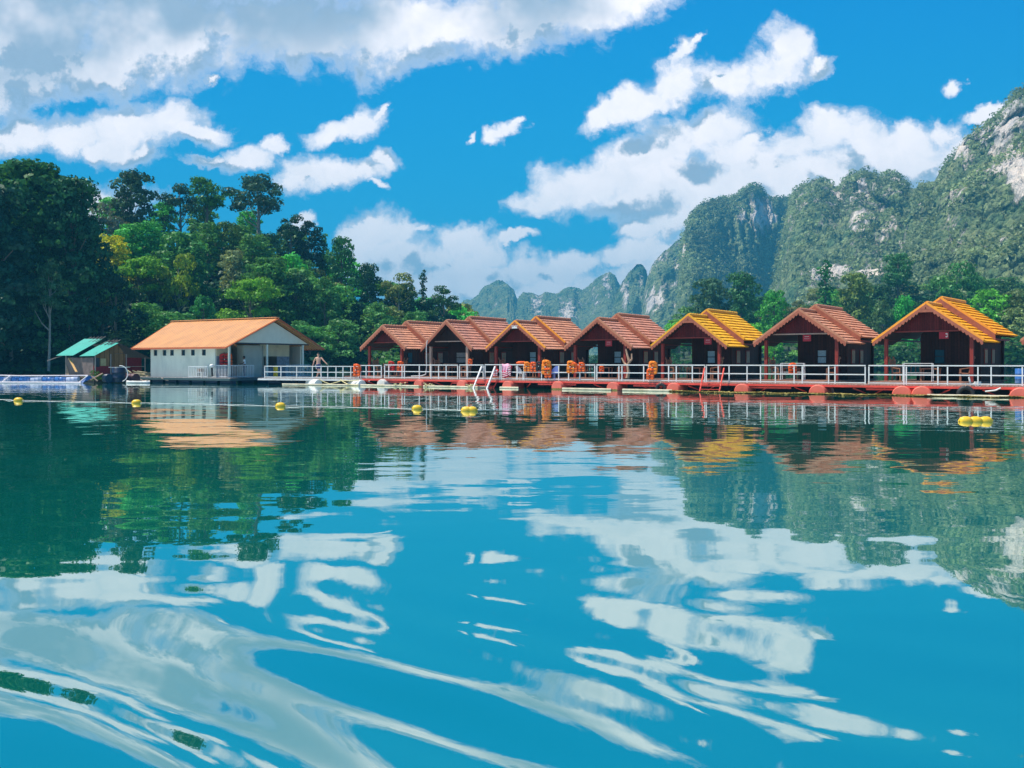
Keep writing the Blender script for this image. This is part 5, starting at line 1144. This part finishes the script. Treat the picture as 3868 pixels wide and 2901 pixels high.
# ================================================================ BUOYS AND THEIR LINE
BUOY = mat('yellow_buoy', (.80, .50, .025), .4, .08, 6, dirt=(.40, .28, .06), dirt_amt=.5)
bl = []
for i, (px, py, lab) in enumerate(((40, 863, 'yellow buoy at the far left of the line'), (295, 868, 'yellow buoy before the left end of the white house'), (606, 875, 'yellow buoy before the right end of the white house'), (901, 881, 'single yellow buoy before the first salmon drum'),
        (1007.5, 884.5, 'left one of the touching pair of yellow buoys in the middle'), (1019.5, 884.5, 'right one of the touching pair of yellow buoys in the middle'), (2086, 908, 'leftmost of three touching yellow buoys at the right'), (2107, 908, 'middle of three touching yellow buoys at the right'), (2129, 908, 'rightmost of three touching yellow buoys at the right'))):
    Y = HC*F/(py+3-HY); t = thing('yellow_buoy', lab, 'buoy', (gx_(px, Y), Y, .03), R(random.uniform(-15, 15)), None)
    MB().lathe([(.03, -.16), (.07, -.155), (.100, -.12), (.118, -.05), (.121, .05), (.100, .12), (.07, .155), (.03, .16)], (0, 0, 0), 18, Matrix.Rotation(R(90), 3, 'Y')).build('shell', BUOY, t)
    m = MB()
    for s in (-1, 1): m.cyl((s*.15, 0, 0), (s*.19, 0, 0), .032, n=8)
    m.build('end_eye', BUOY, t); bl.append(t.location.copy())
LINE = mat('white_line', (.75, .75, .70), .7, .1)
def fline(pts_, label):
    m = MB(); out = []
    for a, b in zip(pts_[:-1], pts_[1:]):
        for k in range(16): t = k/16; q = a.lerp(b, t); q.z = .012-.02*math.sin(t*math.pi)*0+.012*math.sin(t*19); q.y += .25*math.sin(t*math.pi); out.append(q)
    out.append(pts_[-1]); m.tube(out, .007, 5); tag(m.build('buoy_line', LINE), label, 'rope')
fline([Vector((gx_(-60, 40), 40, .02))]+bl[:5], 'thin white line floating between the yellow buoys on the left')
fline([bl[5], Vector((gx_(1120, 31.2), 31.2, .01))], 'loose end of thin white line right of the pair of buoys')

# ================================================================ PEOPLE
SKIN = mat('sunlit_skin', (.66, .37, .26), .55, .08, 6); SKIN2 = mat('brown_skin', (.20, .10, .065), .55, .1, 6); HAIR = mat('black_hair', (.015, .012, .012), .6, .2)
def figure(name, label, loc, rz, J, skin, cloths, hair, scale=1.0):
    """J: joints in metres, figure faces -y. one continuous skinned body; clothes and hair as children"""
    t = thing(name, label, 'person', loc, rz, None, scale)
    V, E, Rd = [], [], []
    def v(p, r): V.append(p); Rd.append(r); return len(V)-1
    pel = v(J['pelvis'], (.145, .105)); be = v(J['belly'], (.135, .10)); ch = v(J['chest'], (.17, .115)); nk = v(J['neck'], (.055, .055)); E += [(pel, be), (be, ch), (ch, nk)]
    hd = J['head']; j = v(tuple(np.array(hd)+[0, .01, -.085]), (.062, .068)); k = v(tuple(np.array(hd)+[0, -.005, 0]), (.078, .095)); l = v(tuple(np.array(hd)+[0, .008, .085]), (.066, .078)); E += [(nk, j), (j, k), (k, l)]
    for s in ('L', 'R'):
        a = v(J['sh'+s], (.062, .06)); b = v(J['el'+s], (.043, .043)); c = v(J['wr'+s], (.028, .025)); E += [(ch, a), (a, b), (b, c)]
        w, e = np.array(J['wr'+s]), np.array(J['el'+s]); d = (w-e)/np.linalg.norm(w-e); side = np.cross(d, [0, 1, 0]); side /= np.linalg.norm(side)+1e-9; pm = w+d*.055
        p = v(tuple(pm), (.036, .018)); E.append((c, p))
        for f in range(4):
            o = (f-1.5)*.020; b0 = v(tuple(pm+d*.04+side*o), (.011, .010)); b1 = v(tuple(pm+d*(.075-.006*abs(f-1))+side*o*1.25+np.array([0, -.008, 0])), (.009, .009)); E += [(p, b0), (b0, b1)]
        th = v(tuple(w+d*.04+side*.045*(1 if s == 'L' else -1)), (.011, .011)); E.append((c, th))
        h = v(J['hip'+s], (.098, .095)); kn = v(J['kn'+s], (.060, .060)); an = v(J['an'+s], (.036, .04)); cf = v(tuple(np.array(J['kn'+s])*.62+np.array(J['an'+s])*.38+np.array([0, .015, 0])), (.058, .058)); to = v(J['to'+s], (.042, .026)); hl_ = v(tuple(np.array(J['an'+s])+[0, .04, -.05]), (.034, .03)); E += [(pel, h), (h, kn), (kn, cf), (cf, an), (an, to), (an, hl_)]
    me = bpy.data.meshes.new('body'); me.from_pydata(V, E, []); me.materials.append(skin); o = bpy.data.objects.new('body', me); C.objects.link(o); o.parent = t
    sk = o.modifiers.new('skin', 'SKIN'); sk.use_smooth_shade = True
    for i, r in enumerate(Rd): me.skin_vertices[0].data[i].radius = r
    me.skin_vertices[0].data[pel].use_root = True
    ss = o.modifiers.new('sub', 'SUBSURF'); ss.levels = ss.render_levels = 2
    hd = np.array(hd); m = MB(); m.blob(hd+[0, .022, .035], (.092, .098, .098), 2); m.build('hair', hair, t)
    m = MB(); m.blob(hd+[0, -.095, -.008], (.014, .022, .022), 1)
    for s in (-1, 1): m.blob(hd+[s*.084, .0, 0], (.014, .024, .032), 1)
    m.build('nose_and_ears', skin, t)
    m = MB()
    for s in (-1, 1): m.blob(hd+[s*.030, -.086, .014], (.014, .008, .008), 1)
    m.blob(hd+[0, -.090, -.050], (.024, .008, .007), 1); m.build('eyes_and_mouth', mat('dark_features', (.08, .03, .03), .5), t)
    for nm, chains, mt in cloths:
        V2, E2, R2 = [], [], []
        for ch_ in chains:
            last = None
            for (p, r) in ch_:
                f = [i for i, q in enumerate(V2) if (Vector(q)-Vector(p)).length < 1e-4]
                i = f[0] if f else len(V2)
                if not f: V2.append(tuple(p)); R2.append(r)
                if last is not None and last != i: E2.append((last, i))
                last = i
        me = bpy.data.meshes.new(nm); me.from_pydata(V2, E2, []); me.materials.append(mt); o = bpy.data.objects.new(nm, me); C.objects.link(o); o.parent = t
        sk = o.modifiers.new('skin', 'SKIN'); sk.use_smooth_shade = True
        for i, r in enumerate(R2): me.skin_vertices[0].data[i].radius = r
        me.skin_vertices[0].data[0].use_root = True; ss = o.modifiers.new('sub', 'SUBSURF'); ss.levels = ss.render_levels = 2
    return t
# bare chested man striding along the walkway, head turned down to one side, arms out
J = dict(pelvis=(0, 0, .96), belly=(0, 0, 1.10), chest=(0, .01, 1.33), neck=(-.005, -.01, 1.50), head=(.0, -.03, 1.645), shL=(.20, 0, 1.43), elL=(.40, -.06, 1.22), wrL=(.60, -.10, 1.04), shR=(-.20, .01, 1.43), elR=(-.35, .03, 1.16), wrR=(-.40, -.03, .88),
         hipL=(.09, 0, .90), knL=(.10, -.05, .50), anL=(.24, -.02, .09), toL=(.22, -.17, .035), hipR=(-.09, 0, .90), knR=(.02, -.04, .50), anR=(-.14, .06, .09), toR=(-.22, -.07, .035))
NAVY = mat('navy_shorts', (.012, .03, .13), .7, .2); 
sh_ = [[(J['pelvis'], (.155, .118)), ((.10, 0, .86), (.115, .115)), ((.10, -.035, .62), (.095, .095))], [(J['pelvis'], (.155, .118)), ((-.09, 0, .86), (.115, .115)), ((-.03, -.03, .62), (.095, .095))], [(J['pelvis'], (.155, .118)), ((0, 0, 1.02), (.15, .112))]]
man = figure('person', 'bare chested man in dark blue shorts walking on the pale walkway beside the white house', Vector((gx_(688, 63.6), 63.6, .475)), R(-8), J, SKIN, [('shorts', sh_, NAVY)], HAIR, 1.03)
m = MB(); m.bar((.205, -.02, .95), (.15, -.05, .62), .02, .03); m.bar((-.205, -.02, .95), (-.135, -.05, .62), .02, .03); m.build('side_stripe', WHITE, man)
J2 = dict(pelvis=(0, 0, .93), belly=(0, 0, 1.07), chest=(0, .0, 1.28), neck=(0, -.01, 1.44), head=(0, -.05, 1.57), shL=(.17, 0, 1.37), elL=(.21, -.08, 1.11), wrL=(.12, -.28, 1.05), shR=(-.17, 0, 1.37), elR=(-.21, -.08, 1.11), wrR=(-.10, -.27, 1.08),
          hipL=(.09, 0, .87), knL=(.10, -.03, .48), anL=(.10, .02, .09), toL=(.11, -.12, .035), hipR=(-.09, 0, .87), knR=(-.10, -.02, .48), anR=(-.10, .03, .09), toR=(-.11, -.12, .035))
TEE = mat('white_tee', (.72, .78, .82), .85, .06); DNM = mat('dark_trousers', (.02, .03, .06), .85, .15)
te = [[(J2['pelvis'], (.15, .115)), (J2['belly'], (.148, .115)), (J2['chest'], (.18, .13)), ((0, 0, 1.40), (.085, .07))], [(J2['chest'], (.18, .13)), (J2['shL'], (.078, .075)), ((.20, -.05, 1.22), (.068, .068))], [(J2['chest'], (.18, .13)), (J2['shR'], (.078, .075)), ((-.20, -.05, 1.22), (.068, .068))]]
tr = [[(J2['pelvis'], (.148, .11)), ((.09, 0, .84), (.11, .108)), (J2['knL'], (.078, .08)), ((.10, .02, .12), (.06, .06))], [(J2['pelvis'], (.148, .11)), ((-.09, 0, .84), (.11, .108)), (J2['knR'], (.078, .08)), ((-.10, .03, .12), (.06, .06))]]
figure('person', 'person in white t-shirt and dark trousers standing on the white house veranda, facing left', house_local(-.9, 2.65, fz), R(-75), J2, SKIN2, [('t_shirt', te, TEE), ('trousers', tr, DNM)], HAIR, 1.0)
def wjacket(x, y, z, s, label, mt):
    t = jacket(1139, 0, 0, s, label, mt); t.location = house_local(x, y, z); t.rotation_euler.z = -R(31)+R(75); return t
wjacket(-1.85, 1.35, 2.05, 1.25, 'red orange life jacket on the veranda wall of the white house, left of two', REDF)
wjacket(-1.80, 1.75, 2.05, 1.35, 'bright orange life jacket on the veranda wall of the white house, right of two', ORJ)

# ================================================================ HAZE
hz = MB().box((300, 1050, 112), (3000, 2500, 226)); hm = bpy.data.materials.new('haze'); hm.use_nodes = True; t = NT(hm.node_tree); t.n.clear()
pv = t.new('ShaderNodeVolumePrincipled'); pv.inputs['Color'].default_value = (0.09, 0.52, 0.82, 1); pv.inputs['Density'].default_value = 0.0005; pv.inputs['Anisotropy'].default_value = 0.0
oo = t.new('ShaderNodeOutputMaterial'); t.l.new(pv.outputs[0], oo.inputs['Volume']); ho = hz.build('haze', hm); tag(ho, 'pale blue haze between the viewer and the far mountains', 'haze', kind='stuff')
